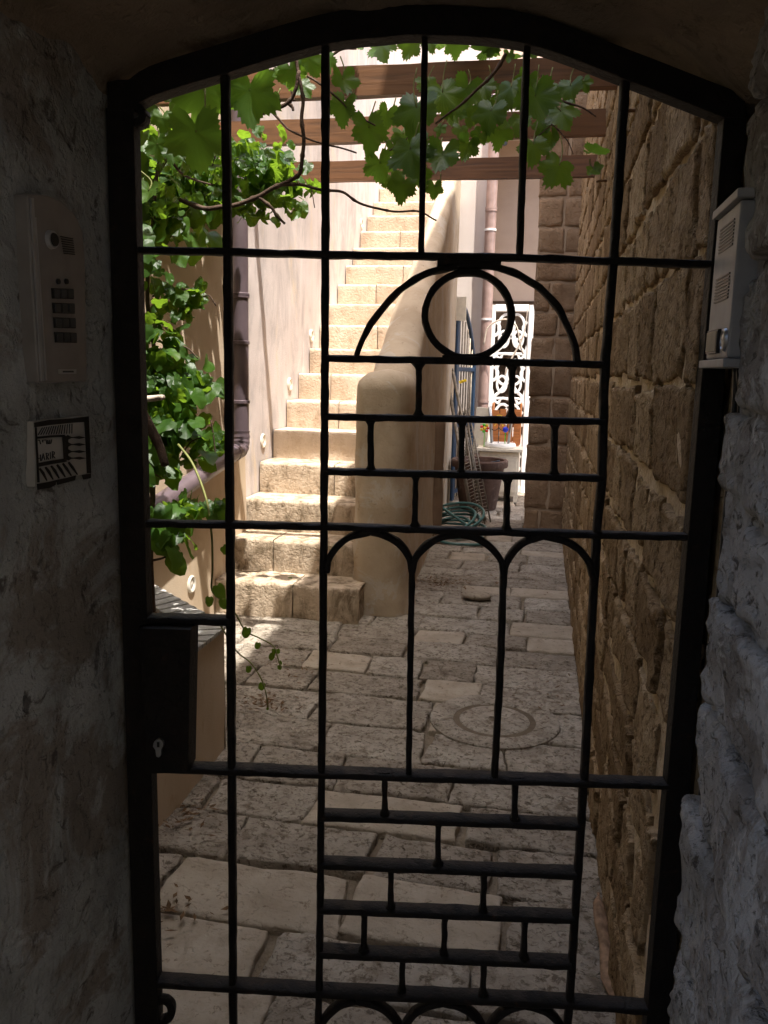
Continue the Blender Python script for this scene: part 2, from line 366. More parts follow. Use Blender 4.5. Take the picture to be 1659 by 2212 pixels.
# ------------------------------------------------------------------ gatehouse: jambs, arch soffit, added shading mass above
gh = thing('gateway', 'dark stone and plaster gateway with low segmental arch around the iron gate', 'gateway')
out_px = [(232, 215), (250, 180), (350, 140), (500, 90), (650, 47), (830, 25), (980, 27), (1180, 45), (1330, 95), (1480, 155), (1596, 220), (1608, 245)]
in_px = [(300, 246), (325, 219), (480, 170), (695, 107), (830, 90), (915, 85), (1130, 103), (1355, 183), (1555, 261)]
LJ = -.705
arc3 = [G(*p) for p in out_px]
lj = roughplane(lambda u, v, h: Vector((LJ+h, u, v)), .62, 1.345, -.1, 2.25, .018, .008, 9, 3)
lj.build('plaster_jamb', 'jamb_l', gh, True)
def redge(u, v, s, t):
    if s > .86:
        k = (s-.86)/.14
        u = u + k*(.045*fr((v*2.2, 1.5, 0), 1.6, 4) + .02*nz((v, 7, 0), 9))
    return u, v
rj = roughplane(lambda u, v, h: Vector((.272-h+max(0, (u-1.255))*.35, u, v)), .30, 1.27, -.1, 2.4, .014, .012, 7, 8, redge)
rj.build('lime_mortar', 'jamb_r', gh, True)
rr = random.Random(77); zz = -.02
while zz < 2.35:
    hh = rr.uniform(.13, .24); ye = 1.275+rr.uniform(-.045, .035); yb_ = ye-rr.uniform(.38, .55); o_ = rr.uniform(-.004, .010)
    for a, b in ((yb_, ye), (.32, yb_)):
        st = stone([(a+.004, zz+.004), (b-.002+rr.uniform(-.012, .012), zz+.004+rr.uniform(-.01, .01)), (b-.002+rr.uniform(-.02, .02), zz+hh-.004), (a+.004, zz+hh-.004)], lambda u, v, h, o_=o_: Vector((.262-o_-h, u, v)), 44, 26, .016, .020, rr.uniform(0, 90), .06, .016, .007)
        st.build('limewashed_stone', 'jamb_r', gh, True)
    zz += hh
# set-back strip between the limewash and the gate
roughplane(lambda u, v, h: Vector((.318-h, u, v)), 1.15, 1.46, -.1, 2.4, .03, .006, 12, 5).build('rebate', 'jamb_l', gh, True)
# soffit swept back toward the lane from the arch line
A3 = smoothline(arc3, 5)
def sof(s, t):
    i = s*(len(A3)-1); a = A3[int(i)].lerp(A3[min(int(i)+1, len(A3)-1)], i-int(i))
    p = a+Vector((0, .05-.75*t, .05*t))
    if s > .93: p.x += (s-.93)/.07*.08
    if s < .04: p.x -= (.04-s)/.04*.04
    n_ = Vector((-(s-.5)*.8, 0, -1)).normalized()
    return p + n_*(.022*fr(p+Vector((4, 4, 4)), 6, 5)-.005)
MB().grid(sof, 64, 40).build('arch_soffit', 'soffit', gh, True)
# unseen gatehouse mass above and either side, added to block sun and sky
um = MB()
um.box((-4.05, .98, 2.9), (6.6, .70, 6.0)).box((3.2, .98, 3.3), (5.75, .70, 6.8))
um.box((-.2, 1.0, 4.07), (1.1, .66, 3.64)).box((-.2, 1.36, 4.0), (1.6, .06, 3.8))
um.build('shade_mass', 'jamb_l', gh)
# unseen slab and wall added on the lane side to limit skylight on the jambs
ln = thing('lane_shade', 'unseen slab and wall added on the street side to shade the gateway', 'lane')
cl = MB().box((.1, -.75, 3.2), (2.2, 2.75, .3)); cl.build('shade_slab', 'jamb_l', ln)
MB().box((-1, -2.2, 1.75), (12, .3, 3.7)).build('shade_wall', 'jamb_l', ln)

# ------------------------------------------------------------------ right rubble wall
rw = thing('rubble_wall', 'tall rough brown sandstone rubble wall along the right of the passage', 'wall')
def batter(z): return 0.0
roughplane(lambda u, v, h: Vector((RX+.004-h, u, v)), 1.45, 8.06, -.1, 4.9, .025, .007, 9, 2).build('mortar_bed', 'wallmortar', rw, True)
up = MB().prism([(RX+.0, 1.40, 4.7), (RX+.0, 8.6, 4.7), (RX+.0, 8.6, 8.2), (RX+.0, 7.0, 8.1), (RX+.0, 3.6, 6.9), (RX+.0, 1.40, 6.9)], (1, 0, 0), 1.5).box((RX+.80, 4.8, 2.3), (1.5, 6.7, 5.0)); up.build('upper_wall', 'wallmortar', rw)
rr = random.Random(5)
z = -.03; WS = []
while z < 4.75:
    hh = rr.uniform(.15, .25); y = 1.34-rr.uniform(0, .2)
    while y < 8.05:
        ll = rr.uniform(.22, .48); y2 = min(y+ll, 8.05)
        if y2-y > .1 and y2 > 1.56:
            y = max(y, 1.44)
            gp = rr.uniform(.010, .020); j = lambda: rr.uniform(-.016, .016)
            c4 = [(y+gp+j(), z+gp+j()), (y2-gp+j(), z+gp+j()), (y2-gp+j(), z+hh-gp+j()), (y+gp+j(), z+hh-gp+j())]
            cy = (y+y2)/2; dist = math.hypot(cy, z+hh/2-1.5)
            WS.append(((y2-y)*hh/dist**3*(1 if z < 2.6+.45*cy else .01), c4, cy < 3.5, rr.uniform(-.003, .006), rr.uniform(0, 90)))
        y = y2
    z += hh
WS.sort(key=lambda t: -t[0]); far_st = MB()
for k_, (_, c4, nr, o_, sd_) in enumerate(WS):
    st = stone(c4, lambda u, v, h, o=o_: Vector((RX-.007-o-h, u, v)), 24 if nr else 10, 16 if nr else 8, .009, .008, sd_, .05, .018, .007)
    if k_ < 290: st.build('stone', 'ruststone', rw, True)
    else: far_st.add(st.v, st.f)
o = far_st.build('far_stones', 'ruststone', rw, True); o['kind'] = 'stuff'
for i, (x, y) in enumerate([(1376, 240), (1311, 391), (1285, 566), (1240, 700)]):
    p = onX(x, y, RX)
    q = MB().tube([p+Vector((.03, 0, 0)), p+Vector((-.03, -.004, .002)), p+Vector((-.05, -.006, -.004))], [.006, .0065, .005], 6).build('iron_spike', 'dry', None, True)
    tag(q, ['rusty iron spike high on the rubble wall just right of the gate bar', 'rusty iron spike in rubble wall level with lowest pergola beam', 'rusty iron spike in rubble wall behind the top cross bar', 'rusty iron spike in rubble wall beside the half circle arc'][i], 'spike', 'rusty spikes in the rubble wall')

# ------------------------------------------------------------------ stone pier
pr = thing('stone_pier', 'pier of squared tan sandstone blocks at the far end of the rubble wall', 'pier')
PY = 8.05
MB().box((.35, PY+.309, 2.4), (.94, .60, 5.0)).build('mortar_core', 'piermortar', pr)
rr = random.Random(21); z = 0; k = 0
while z < 4.85:
    hh = rr.uniform(.2, .33); x0, x1 = -.135+rr.uniform(-.012, .012), .30
    cut = rr.choice([[.08], [.12], [.02], [], [.1]])
    for a, b in zip([x0]+cut, cut+[x1]):
        gp = .009
        c4 = [(a+gp, z+gp), (b-gp, z+gp), (b-gp, z+hh-gp), (a+gp, z+hh-gp)]
        stone(c4, lambda u, v, h: Vector((u, PY-.004-h, v)), 10, 8, .018, .02, rr.uniform(0, 60), .05, .012).build('stone_block', 'pierstone', pr, True)
    c4 = [(PY+.01, z+.009), (PY+.5, z+.009), (PY+.5, z+hh-.009), (PY+.01, z+hh-.009)]
    stone(c4, lambda u, v, h, x0=x0: Vector((x0-h+.012, u, v)), 8, 7, .02, .02, rr.uniform(0, 60), .04, .012).build('stone_block', 'pierstone', pr, True)
    z += hh; k += 1

# ------------------------------------------------------------------ left walls
gw = roughplane(lambda u, v, h: Vector((LX1+h, u, v)), 1.4, 5.27, -.1, 4.3, .06, .006, 3, 1)
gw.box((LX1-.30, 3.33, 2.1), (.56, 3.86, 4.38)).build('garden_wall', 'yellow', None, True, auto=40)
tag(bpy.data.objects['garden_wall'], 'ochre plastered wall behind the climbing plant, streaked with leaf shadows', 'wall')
sw = roughplane(lambda u, v, h: Vector((LX2+h, u, v)), 5.24, 10.7, -.1, 6.3, .08, .006, 2.5, 4)
sw.box((LX2-.28, 8, 3.05), (.5, 5.5, 6.48)).build('stair_wall', 'pink', None, True, auto=40)
tag(bpy.data.objects['stair_wall'], 'tall faded pink plaster wall rising along the left of the stairs', 'wall')

# ------------------------------------------------------------------ staircase
sc = thing('staircase', 'flight of worn sunlit limestone steps climbing between pink wall and parapet', 'stairs')
SXL, SXR = LX2+.005, -1.12
TR, RS = .319, .2107
rr = random.Random(3)
def step_block(xa, xb, y0, z0, z1, yb, mat, seed):
    prof = []
    for i in range(7): prof.append((0, z0+(z1-z0-.022)*i/6))
    for a in (25, 55, 80): prof.append((.022-.022*math.cos(R(a)), z1-.022+.022*math.sin(R(a))))
    for i in range(1, 6): prof.append((.03+(yb-y0-.03)*i/5, z1))
    nx = max(3, int((xb-xa)/.03))
    def f(s, t):
        i = t*(len(prof)-1); py, pz = prof[int(round(i))]
        x = xa+(xb-xa)*s; q = (x, y0+py+seed, pz)
        wear = .005*fr((x*5+seed, seed, 0), 1, 3)
        chip = .010*max(0, nz((x*14+seed, seed, z1*9))-.15); dy = -.004*fr(q, 22, 4)+chip*(1 if (z1-pz) < .03 and py < .03 else 0) + (wear if py < .03 else 0); dz = .003*fr(q, 9, 3) - abs(wear)*.7*(1 if pz > z1-.03 else 0)
        e = min(s, 1-s)*(xb-xa)
        if e < .012: dy += (.012-e)*.7
        return Vector((x, y0+py+dy, pz+dz))
    mb = MB().grid(f, nx, len(prof)-1)
    mb.box(((xa+xb)/2, (y0+yb)/2+.02, (z0+z1)/2-.02), (xb-xa-.012, yb-y0-.01, z1-z0-.02))
    mb.build('step', mat, sc, True, auto=50)
for n in range(1, 19):
    y0 = 5.0+TR*(n-2)+rr.uniform(-.012, .012); z1 = .42+RS*(n-2)+rr.uniform(-.006, .006); z0 = z1-RS-.03
    cuts = {1: [-1.435], 2: [-1.66], 4: [-1.42], 6: [-1.55], 7: [-1.7], 9: [-1.45], 11: [-1.6], 12: [-1.4], 14: [-1.55]}.get(n, [])
    if n == 1: z0 = -.05; y0 = 4.70
    xs = [SXL+(.02 if n == 1 else 0)]+cuts+[SXR+(.1 if n == 1 else 0)]
    for a, b in zip(xs, xs[1:]):
        step_block(a+.003, b-.003, y0, z0, z1, y0+TR+.04 if n < 18 else 10.7, 'stepold' if n <= 4 else 'step', rr.uniform(0, 40))
MB().box(((SXL+SXR)/2, 8.0, .3), (SXR-SXL-.02, 5.0, .6)).build('stair_core', 'step', sc)

# ------------------------------------------------------------------ parapet with rounded newel
pp = thing('stair_parapet', 'rounded cream plaster stair parapet with a stout newel at its foot', 'parapet')
def newel(s, t):
    a = 2*math.pi*s; z = t*1.52
    n_ = 3.2; ca, sa = math.cos(a), math.sin(a)
    ex = abs(ca)**(2/n_)*(1 if ca > 0 else -1); ey = abs(sa)**(2/n_)*(1 if sa > 0 else -1)
    k = 1.0
    if z > 1.40: k = math.sqrt(max(0.0, 1-((z-1.40)/.12)**2))
    rx, ry = .182-.012*t+.02*max(0, .15-t)/.15, .26-.01*t
    p = Vector((-.955+ex*rx*k, 5.14+ey*ry*k, z))
    w_ = .010*fr(p, 4, 4)
    return p+Vector((ex, ey, .3))*w_
MB().grid(newel, 40, 60).build('newel', 'cream', pp, True)
def parz(y): return 1.50+(y-5.30)*.60 if y < 6.3 else 2.10+(y-6.3)*.565
def para(s, t):
    y = 5.2+(9.46-5.2)*t; top = parz(y)
    xr = -.80-.2*(y-5.0)/4.46; xl = -1.125; mid = (xr+xl)/2; hw = (xr-xl)/2
    if s < .3: x, z = xl, (s/.3)*(top-.12)
    elif s < .7:
        a = math.pi*(1-(s-.3)/.4); x = mid+hw*math.cos(a); z = top-.12+.12*math.sin(a)
    else: x, z = xr, (1-(s-.7)/.3)*(top-.12)
    p = Vector((x, y, z)); n_ = Vector((-1, 0, 0)) if s < .3 else (Vector((1, 0, 0)) if s >= .7 else Vector((math.cos(a), 0, math.sin(a))))
    return p+n_*(.011*fr(p, 3.2, 4)-.004)
mb = MB().grid(para, 60, 80)
mb.box((-1.062, 9.44, 2.05), (.12, .05, 4.1)); mb.build('parapet', 'cream', pp, True, auto=60)
def but(s, t):
    a = math.pi*s; z = 1.08*min(t/.85, 1); k = 1 if t < .85 else math.cos((t-.85)/.15*math.pi/2)
    return Vector((-.945+.115*math.sin(a)*k+.006*fr((s*3, t*5, 1), 1, 3), 7.25-.10*math.cos(a)*k, z+(.06*math.sin((t-.85)/.15*math.pi/2) if t > .85 else 0)))
MB().grid(but, 14, 24).build('buttress', 'brownplaster', pp, True)

# ------------------------------------------------------------------ planter
pl = thing('planter', 'plastered corner planter with pale ribbed coping and dark soil at left', 'planter')
PT = .50
O = [(-1.17, 1.42), (-1.17, 2.93), (-1.93, 3.62), (-1.93, 1.42)]
I = [(-1.29, 1.50), (-1.29, 2.86), (-1.90, 3.42), (-1.90, 1.50)]
def wallface(a, b, z0, z1, off=0):
    a = Vector((*a, 0)); b = Vector((*b, 0)); n_ = Vector(((b-a).y, -(b-a).x, 0)).normalized(); L = (b-a).length
    return roughplane(lambda u, v, h: a+(b-a)*(u/L)+n_*(h+off)+Vector((0, 0, v)), 0, L, z0, z1, .04, .006, 5, a.x)
wallface(O[0], O[1], -.05, PT).build('planter_wall', 'yellow', pl, True)
wallface(O[1], O[2], -.05, PT).build('planter_wall', 'yellow', pl, True)
MB().prism([Vector((x, y, PT-.10)) for x, y in I], (0, 0, 1), .02).build('soil', 'soil', pl)
for a, b in ((0, 1), (1, 2)):
    wl = MB(); A = Vector((*I[a], 0)); B = Vector((*I[b], 0))
    wl.grid(lambda s, t: A.lerp(B, s)+Vector((0, 0, PT-.12+.12*t)), 8, 3).build('inner_face', 'soil', pl)
# ribbed coping: separate narrow strips across the wall head
def coping(oa, ob, ia, ib, n_):
    oa, ob, ia, ib = [Vector((*q, PT)) for q in (oa, ob, ia, ib)]
    for k in range(n_):
        a, b = (k+.06)/n_, (k+.94)/n_
        q = [oa.lerp(ob, a)+(oa-ia).normalized()*.012, oa.lerp(ob, b)+(oa-ia).normalized()*.012, ia.lerp(ib, b), ia.lerp(ib, a)]
        MB().prism(q, (0, 0, 1), .016+.003*(k % 2)).build('coping_strip', 'coping', pl, bevel=.003)
coping(O[0], O[1], I[0], I[1], 40)
coping(O[1], O[2], I[1], I[2], 26)
for k in range(9):
    rr = random.Random(k); c = Vector((-1.45+rr.uniform(-.2, .1), 2.75+rr.uniform(-.2, .35), PT-.07))
    mb = stone([(-.05, -.04), (.05, -.035), (.045, .04), (-.04, .05)], lambda u, v, h, c=c, k=k: c+Vector((u*math.cos(k)-v*math.sin(k), u*math.sin(k)+v*math.cos(k), h+.015*math.cos(u*15))), 7, 7, .012, .02, k*3.0, .03, .008)
    mb.build('rubble_piece', 'terra', pl, True)

# ------------------------------------------------------------------ pergola
pg = thing('pergola', 'reddish brown timber pergola beams crossing above the passage', 'pergola')
ZB = 2.85
for y, xl, dz in ((3.92, -1.9, 0), (4.66, -1.9, .0), (5.53, -1.9, -.01)):
    mb = MB()
    def bm_(s, t, y=y, dz=dz):
        k = [(0, 0), (.05, 0), (.05, -.125), (0, -.125), (0, 0)][int(round(t*4))]
        x = -1.9+2.16*s
        return Vector((x, y-.025+k[0]+.004*fr((x*2, y, k[1]*20), 1, 3), ZB+dz+k[1]+.004*fr((x*2.5, y+5, k[0]*30), 1, 3)))
    mb.grid(bm_, 40, 4)
    mb.box((.262, y, ZB+dz-.0625), (.01, .05, .125)).box((-1.903, y, ZB+dz-.0625), (.01, .05, .125))
    mb.build('beam', 'wood', pg)

# ------------------------------------------------------------------ drainpipe on the left
dp = thing('drainpipe', 'mauve drainpipe down the wall corner bending along the ochre wall', 'drainpipe')
PXX = -1.87
e = onX(520, 968, PXX); top = Vector((PXX, e.y+.01, 4.6)); low = onX(318, 1107, PXX)
dr = (low-e).normalized()
MB().tube([top, Vector((PXX, e.y+.01, e.z+.10))], .05, 20).build('pipe', 'pipe', dp, True, auto=40)
bend = [Vector((PXX, e.y+.01, e.z+.11)), Vector((PXX, e.y+.008, e.z+.05)), e+Vector((0, -.012, .0)), e+dr*.06+Vector((0, 0, 0)), e+dr*.13]
bl = smoothline(bend, 5); rad = [.053+.003*(i % 3 == 0) for i in range(len(bl))]
MB().tube(bl, rad, 20).build('elbow', 'pipe', dp, True, auto=30)
MB().tube([e+dr*.1, low+dr*.6], .05, 20).build('pipe', 'pipe', dp, True, auto=40)
for zz in (637, 640.5, 740, 868):
    p = onX(520, zz, PXX); p = Vector((PXX, e.y+.01, p.z))
    MB().tube([p-Vector((0, 0, .012)), p-Vector((0, 0, .008)), p+Vector((0, 0, .008)), p+Vector((0, 0, .012))], [.051, .057, .057, .051], 20).build('clamp_band', 'pipe', dp, True, auto=40)

# ------------------------------------------------------------------ round step lights
LL = ['round step light low on the ochre wall beside the bottom step', 'round step light on pink wall nearest the drainpipe elbow', 'round step light on pink wall second up from the drainpipe elbow', 'round step light on pink wall halfway up the stairs', 'round step light on pink wall near the top of the stairs']
for (x, y), lab, X in zip(((412, 1262), (567, 952), (625, 830), (672, 725), (780, 483)), LL, (LX1, LX2, LX2, LX2, LX2)):
    p = onX(x, y, X); t = thing('wall_light', lab, 'light', group='round step lights')
    def disc(prof, c=p): 
        vs = []; n_ = 20
        for r_, h in prof: vs += [c+Vector((h, r_*math.cos(2*math.pi*j/n_), r_*math.sin(2*math.pi*j/n_))) for j in range(n_)]
        fs = [(i*n_+j, i*n_+(j+1) % n_, (i+1)*n_+(j+1) % n_, (i+1)*n_+j) for i in range(len(prof)-1) for j in range(n_)]
        return MB().add(vs, fs)
    disc([(.052, -.01), (.052, .008), (.044, .014), (.030, .010), (.028, .002)]).build('bezel', 'lens', t, True, auto=40)
    disc([(.028, .004), (.018, .008), (.001, .009)]).build('lens', 'lens', t, True)

# ------------------------------------------------------------------ far end of the passage
fw = thing('end_wall', 'tall pale sunlit wall closing the view above and beyond the stairs', 'wall')
MB().box((-2.1, 10.85, 3.6), (2.62, .5, 7.2)).build('wall_face', 'far', fw)
bw = thing('rear_house', 'tan rear house wall with shaded upper storey behind the lattice door', 'house')
MB().box((1.1, 11.35, 4), (3.8, .5, 8)).build('wall_face', 'tan', bw)
MB().box((1.15, 10.80, 4.70), (3.84, .62, .62)).build('balcony_slab', 'far', bw)
MB().box((.9, 11.08, 2.42), (3.3, .04, .03)).build('ledge', 'dark', bw)
hp = onY(1090, 308, 10.49)
MB().tube([hp+Vector((0, .02, 0)), hp+Vector((0, -.006, 0))], .035, 14).build('drain_hole', 'black', bw, True, auto=40)
fp = thing('copper_downpipe', 'copper rainwater pipe standing beside the white lattice door', 'drainpipe')
px = -.735
MB().tube([(px, 10.50, .0), (px-.0, 10.50, 4.38)], .066, 18).build('pipe', 'pipe2', fp, True, auto=40)
for yy in (450, 455, 497, 690, 868):
    p = onY(1055, yy, 10.5)
    MB().tube([(px, 10.5, p.z-.012), (px, 10.5, p.z+.012)], .073, 18).build('clamp_band', 'white' if yy in (497, 690) else 'pipe2', fp, True, auto=40)
# white lattice door
ld = thing('lattice_door', 'white pierced metal lattice door with interlaced rings and stars', 'door')
LY = 10.75; lx0, lx1, lz1 = -.675, -.20, 2.36
fr_ = MB()
for a, b in (((lx0, 0), (lx0, lz1)), ((lx1, 0), (lx1, lz1))): fr_.strip([(a[0], LY, a[1]), (b[0], LY, b[1])], (0, -1, 0), .07, .05, .3)
for z_ in (lz1-.04, .04): fr_.strip([(lx0+.035, LY, z_), (lx1-.035, LY, z_)], (0, -1, 0), .09, .048, .3)
fr_.build('door_frame', 'white', ld)
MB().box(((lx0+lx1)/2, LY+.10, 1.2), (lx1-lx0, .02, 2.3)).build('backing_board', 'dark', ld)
cx = (lx0+lx1)/2; cell = .56; HS = .74
def ringpts(x, z_, rx, rz, n_=26): return [(x+rx*math.cos(2*math.pi*i/n_), LY, z_+rz*math.sin(2*math.pi*i/n_)) for i in range(n_)]
for k in range(4):
    zc = .36+k*cell
    for sx in (-1, 1):
        MB().strip(ringpts(cx+sx*HS*.085, zc+.05, .098, .155), (0, -1, 0), .034, .02, .03, closed=True).build('lattice_ring', 'white', ld)
        MB().strip(ringpts(cx+sx*HS*.12, zc-.10, .06, .10), (0, -1, 0), .030, .021, .03, closed=True).build('lattice_ring', 'white', ld)
        MB().strip(smoothline([(cx+sx*HS*.02, LY, zc-.02), (cx+sx*HS*.11, LY, zc-.16), (cx+sx*HS*.2, LY, zc-.23), (cx+sx*HS*.275, LY, zc-.28)], 5), (0, -1, 0), .038, .019, .03).build('lattice_scroll', 'white', ld)
        MB().strip(smoothline([(cx+sx*HS*.275, LY, zc-.28), (cx+sx*HS*.17, LY, zc-.34), (cx+sx*HS*.12, LY, zc-.28), (cx, LY, zc-.285)], 5), (0, -1, 0), .032, .0185, .03).build('lattice_scroll', 'white', ld)
        st_ = MB()
        pts = []
        for i in range(16):
            a = math.pi*2*i/16; r_ = .115 if i % 2 == 0 else .045
            pts.append(Vector((cx+sx*HS*.262+r_*math.cos(a)*.9, LY-.012, zc-.28+r_*math.sin(a))))
        st_.prism(pts, (0, 1, 0), .022); st_.build('lattice_star', 'white', ld)
        st_ = MB().strip(smoothline([(cx+sx*HS*.26, LY, zc+.12), (cx+sx*HS*.2, LY, zc+.05), (cx+sx*HS*.225, LY, zc-.03), (cx+sx*HS*.275, LY, zc-.06)], 5), (0, -1, 0), .038, .018, .03); st_.build('lattice_scroll', 'white', ld)
    st_ = MB().strip([(cx-.16, LY, zc-.28), (cx+.16, LY, zc-.28)], (0, -1, 0), .032, .0175, .05); st_.build('lattice_bar', 'white', ld)
# dead pale branch in front of it
br = thing('dead_branch', 'pale bare dead branch reaching across the top of the lattice door', 'branch')
def pxl(pts, Y): return [onY(x, y, Y) for x, y in pts]
MB().tube(smoothline(pxl([(1045, 745), (1052, 712), (1070, 695), (1093, 690), (1110, 698), (1118, 712), (1122, 735), (1130, 765)], 10.3), 5), .010, 6).build('limb', 'twig', br, True)
MB().tube(smoothline(pxl([(1090, 810), (1105, 775), (1122, 745), (1132, 720), (1137, 690), (1140, 665)], 10.25), 5), [.011]*15+[.006]*11, 6).build('limb', 'twig', br, True)
# blue gate leaf folded back
bg_ = thing('blue_gate_leaf', 'dark blue metal gate leaf with arched top standing open beside copper pipe', 'gate')
b0, b1 = Vector((-1.0, 9.62, 0)), Vector((-.86, 10.42, 0)); bd = (b1-b0); bn = Vector((bd.y, -bd.x, 0)).normalized()
zt = 2.33
MB().strip([b0+UZ*.03, b0+UZ*zt], bn, .10, .05, .4).build('stile', 'blue', bg_)
MB().strip([b1+UZ*.03, b1+UZ*1.7], bn, .05, .05, .4).build('stile', 'blue', bg_)
MB().strip(smoothline([b0+UZ*zt, b0+bd*.35+UZ*2.25, b0+bd*.7+UZ*2.02, b1+UZ*1.65], 6), bn, .05, .04, .1).build('top_rail', 'blue', bg_)
for z_ in (.12, .9, 1.55): MB().strip([b0+bd*.05+UZ*z_, b1+UZ*z_], bn, .05, .03, .4).build('cross_rail', 'blue', bg_)
for k in range(1, 7):
    q = b0+bd*(k/7.); MB().tube([q+UZ*.05, q+UZ*(2.2-.55*(k/7.)**2)], .011, 6).build('gate_bar', 'wire', bg_, True)
MB().box(b0+Vector((.03, -.03, 2.22)), (.13, .05, .26)).build('plank_end', 'offwhite', bg_)
MB().strip([b0+Vector((.05, -.05, 1.40)), b0+Vector((.13, -.04, 1.43))], (0, -1, 0), .03, .02, .05).build('clip', 'yel', bg_)
# cabinet
cb = thing('cabinet', 'low cream wooden cabinet with overhanging top behind the flowerpot', 'cabinet')
CX, CYf = -.475, 9.88
MB().box((CX, CYf+.21, .33), (.47, .40, .52)).build('carcass', 'offwhite', cb, bevel=.004)
MB().box((CX, CYf+.20, .618), (.54, .48, .035)).build('cabinet_top', 'offwhite', cb, bevel=.004)
for sx in (-1, 1): MB().box((CX+sx*.115, CYf+.003, .33), (.19, .016, .42)).build('cabinet_door', 'offwhite', cb, bevel=.003)
for sx in (-1, 1):
    for sy in (.03, .38): MB().box((CX+sx*.21, CYf+sy, .035), (.045, .045, .07)).build('leg', 'offwhite', cb)
# upturned stool
stl = thing('upturned_stool', 'white round stool lying upside down with grey legs in the air', 'stool')
sx, sy = -.48, 10.05
MB().lathe([(.001, .637), (.175, .637), (.19, .65), (.19, .675), (.18, .69), (.001, .69)], 28, (sx, sy, 0)).build('seat', 'white', stl, True, auto=40)
for a in (40, 140, 220, 320):
    q = Vector((sx+.13*math.cos(R(a)), sy+.13*math.sin(R(a)), .69)); MB().tube([q, q+Vector((.05*math.cos(R(a)), .05*math.sin(R(a)), .43))], .014, 8).build('leg', 'steel', stl, True)
MB().strip([(sx+.15*math.cos(R(a)), sy+.15*math.sin(R(a)), .93) for a in range(0, 360, 15)], UZ, .008, .008, .05, closed=True).build('brace_ring', 'steel', stl)
# crate and board
crt = thing('orange_crate', 'orange wooden crate standing behind the upturned stool', 'crate')
for k in range(4): MB().box((-.555+k*.085, 10.30, .86), (.075, .018, .42+.03*(k % 2))).build('slat', 'crate', crt)
for z_ in (.72, 1.0): MB().box((-.43, 10.325, z_), (.36, .02, .06)).build('batten', 'crate', crt)
for sx in (-1, 1): MB().box((-.43+sx*.17, 10.45, .90), (.018, .25, .5)).build('crate_side', 'crate', crt)
MB().box((-.43, 10.45, .655), (.34, .26, .02)).build('crate_base', 'crate', crt)
bdp = MB().box((-.72, 10.2, .82), (.17, .03, .56), Matrix.Rotation(R(3), 3, 'Y')).build('cream_board', 'offwhite', None, bevel=.004)
tag(bdp, 'cream painted board propped upright left of the orange crate', 'board')
# ornaments on the cabinet
def blob(c, r, name, mat, parent=None, sq=(1, 1, 1)):
    c = Vector(c)
    mb = MB().lathe([(r*math.sin(math.pi*i/8)+1e-4, -r*math.cos(math.pi*i/8)*sq[2]) for i in range(9)], 12, c); return mb.build(name, mat, parent, True)
fl = thing('red_flower_ornament', 'small red and yellow flower ornament by the left stool leg', 'ornament')
c = onY(1047, 925, 9.98)
blob(c, .022, 'centre', 'yel', fl)
for k in range(7):
    a = k*2*math.pi/7; blob(c+Vector((.04*math.cos(a), 0, .04*math.sin(a))), .02, 'petal', ['red', 'yel', 'grn'][k % 3], fl, (1, 1, .8))
MB().tube([c, Vector((c.x, c.y, .64))], .005, 6).build('flower_stem', 'grn', fl)
c = onY(1092, 928, 9.98); bo = thing('blue_ball_ornament', 'small bright blue ball ornament by the right stool leg', 'ornament')
blob(c, .035, 'ball', 'blu', bo); MB().tube([c, Vector((c.x, c.y, .64))], .006, 6).build('ornament_stem', 'grn', bo)
wc = thing('wire_ornament', 'small black and yellow looped wire ornament between the stool legs', 'ornament')
c = onY(1078, 915, 9.96)
for q, (dx, m_) in enumerate(((-.05, 'black'), (.05, 'black'), (.0, 'yel'))):
    MB().strip([c+Vector((dx+.05*math.cos(a*.2618), .002*q, -.03*(q < 2)+.05*math.sin(a*.2618)+.05*(q == 2))) for a in range(24)], (0, -1, 0), .009, .008, .02, closed=True).build('wheel' if q < 2 else 'loop', m_, wc)
MB().tube([c+Vector((-.05, 0, -.03)), c+Vector((0, 0, .05)), c+Vector((.05, 0, -.03))], .006, 6).build('wire_frame', 'yel', wc)
MB().tube([c+Vector((0, 0, .0)), Vector((c.x, c.y, .69))], .005, 6).build('wire_foot', 'black', wc)
# flowerpot
ft = thing('flowerpot', 'large empty dark terracotta flowerpot at the end of the passage', 'pot')
pc = Vector((-.66, 9.27, 0))
MB().lathe([(.001, .0), (.19, .0), (.205, .02), (.275, .46), (.28, .475), (.31, .48), (.318, .50), (.318, .55), (.305, .565), (.275, .56), (.262, .48), (.19, .05), (.001, .05)], 40, pc).build('pot_body', 'terra', ft, True, auto=35)
MB().lathe([(.001, .44), (.258, .44)], 30, pc).build('pot_soil', 'soil', ft)
pbb = MB().box(pc+Vector((.12, -.05, .53)), (.22, .03, .02), Matrix.Rotation(R(-14), 3, 'Y')).build('plastic_strip', 'blue', None, bevel=.003)
tag(pbb, 'dark blue strip of plastic lying across the flowerpot rim', 'plastic strip')
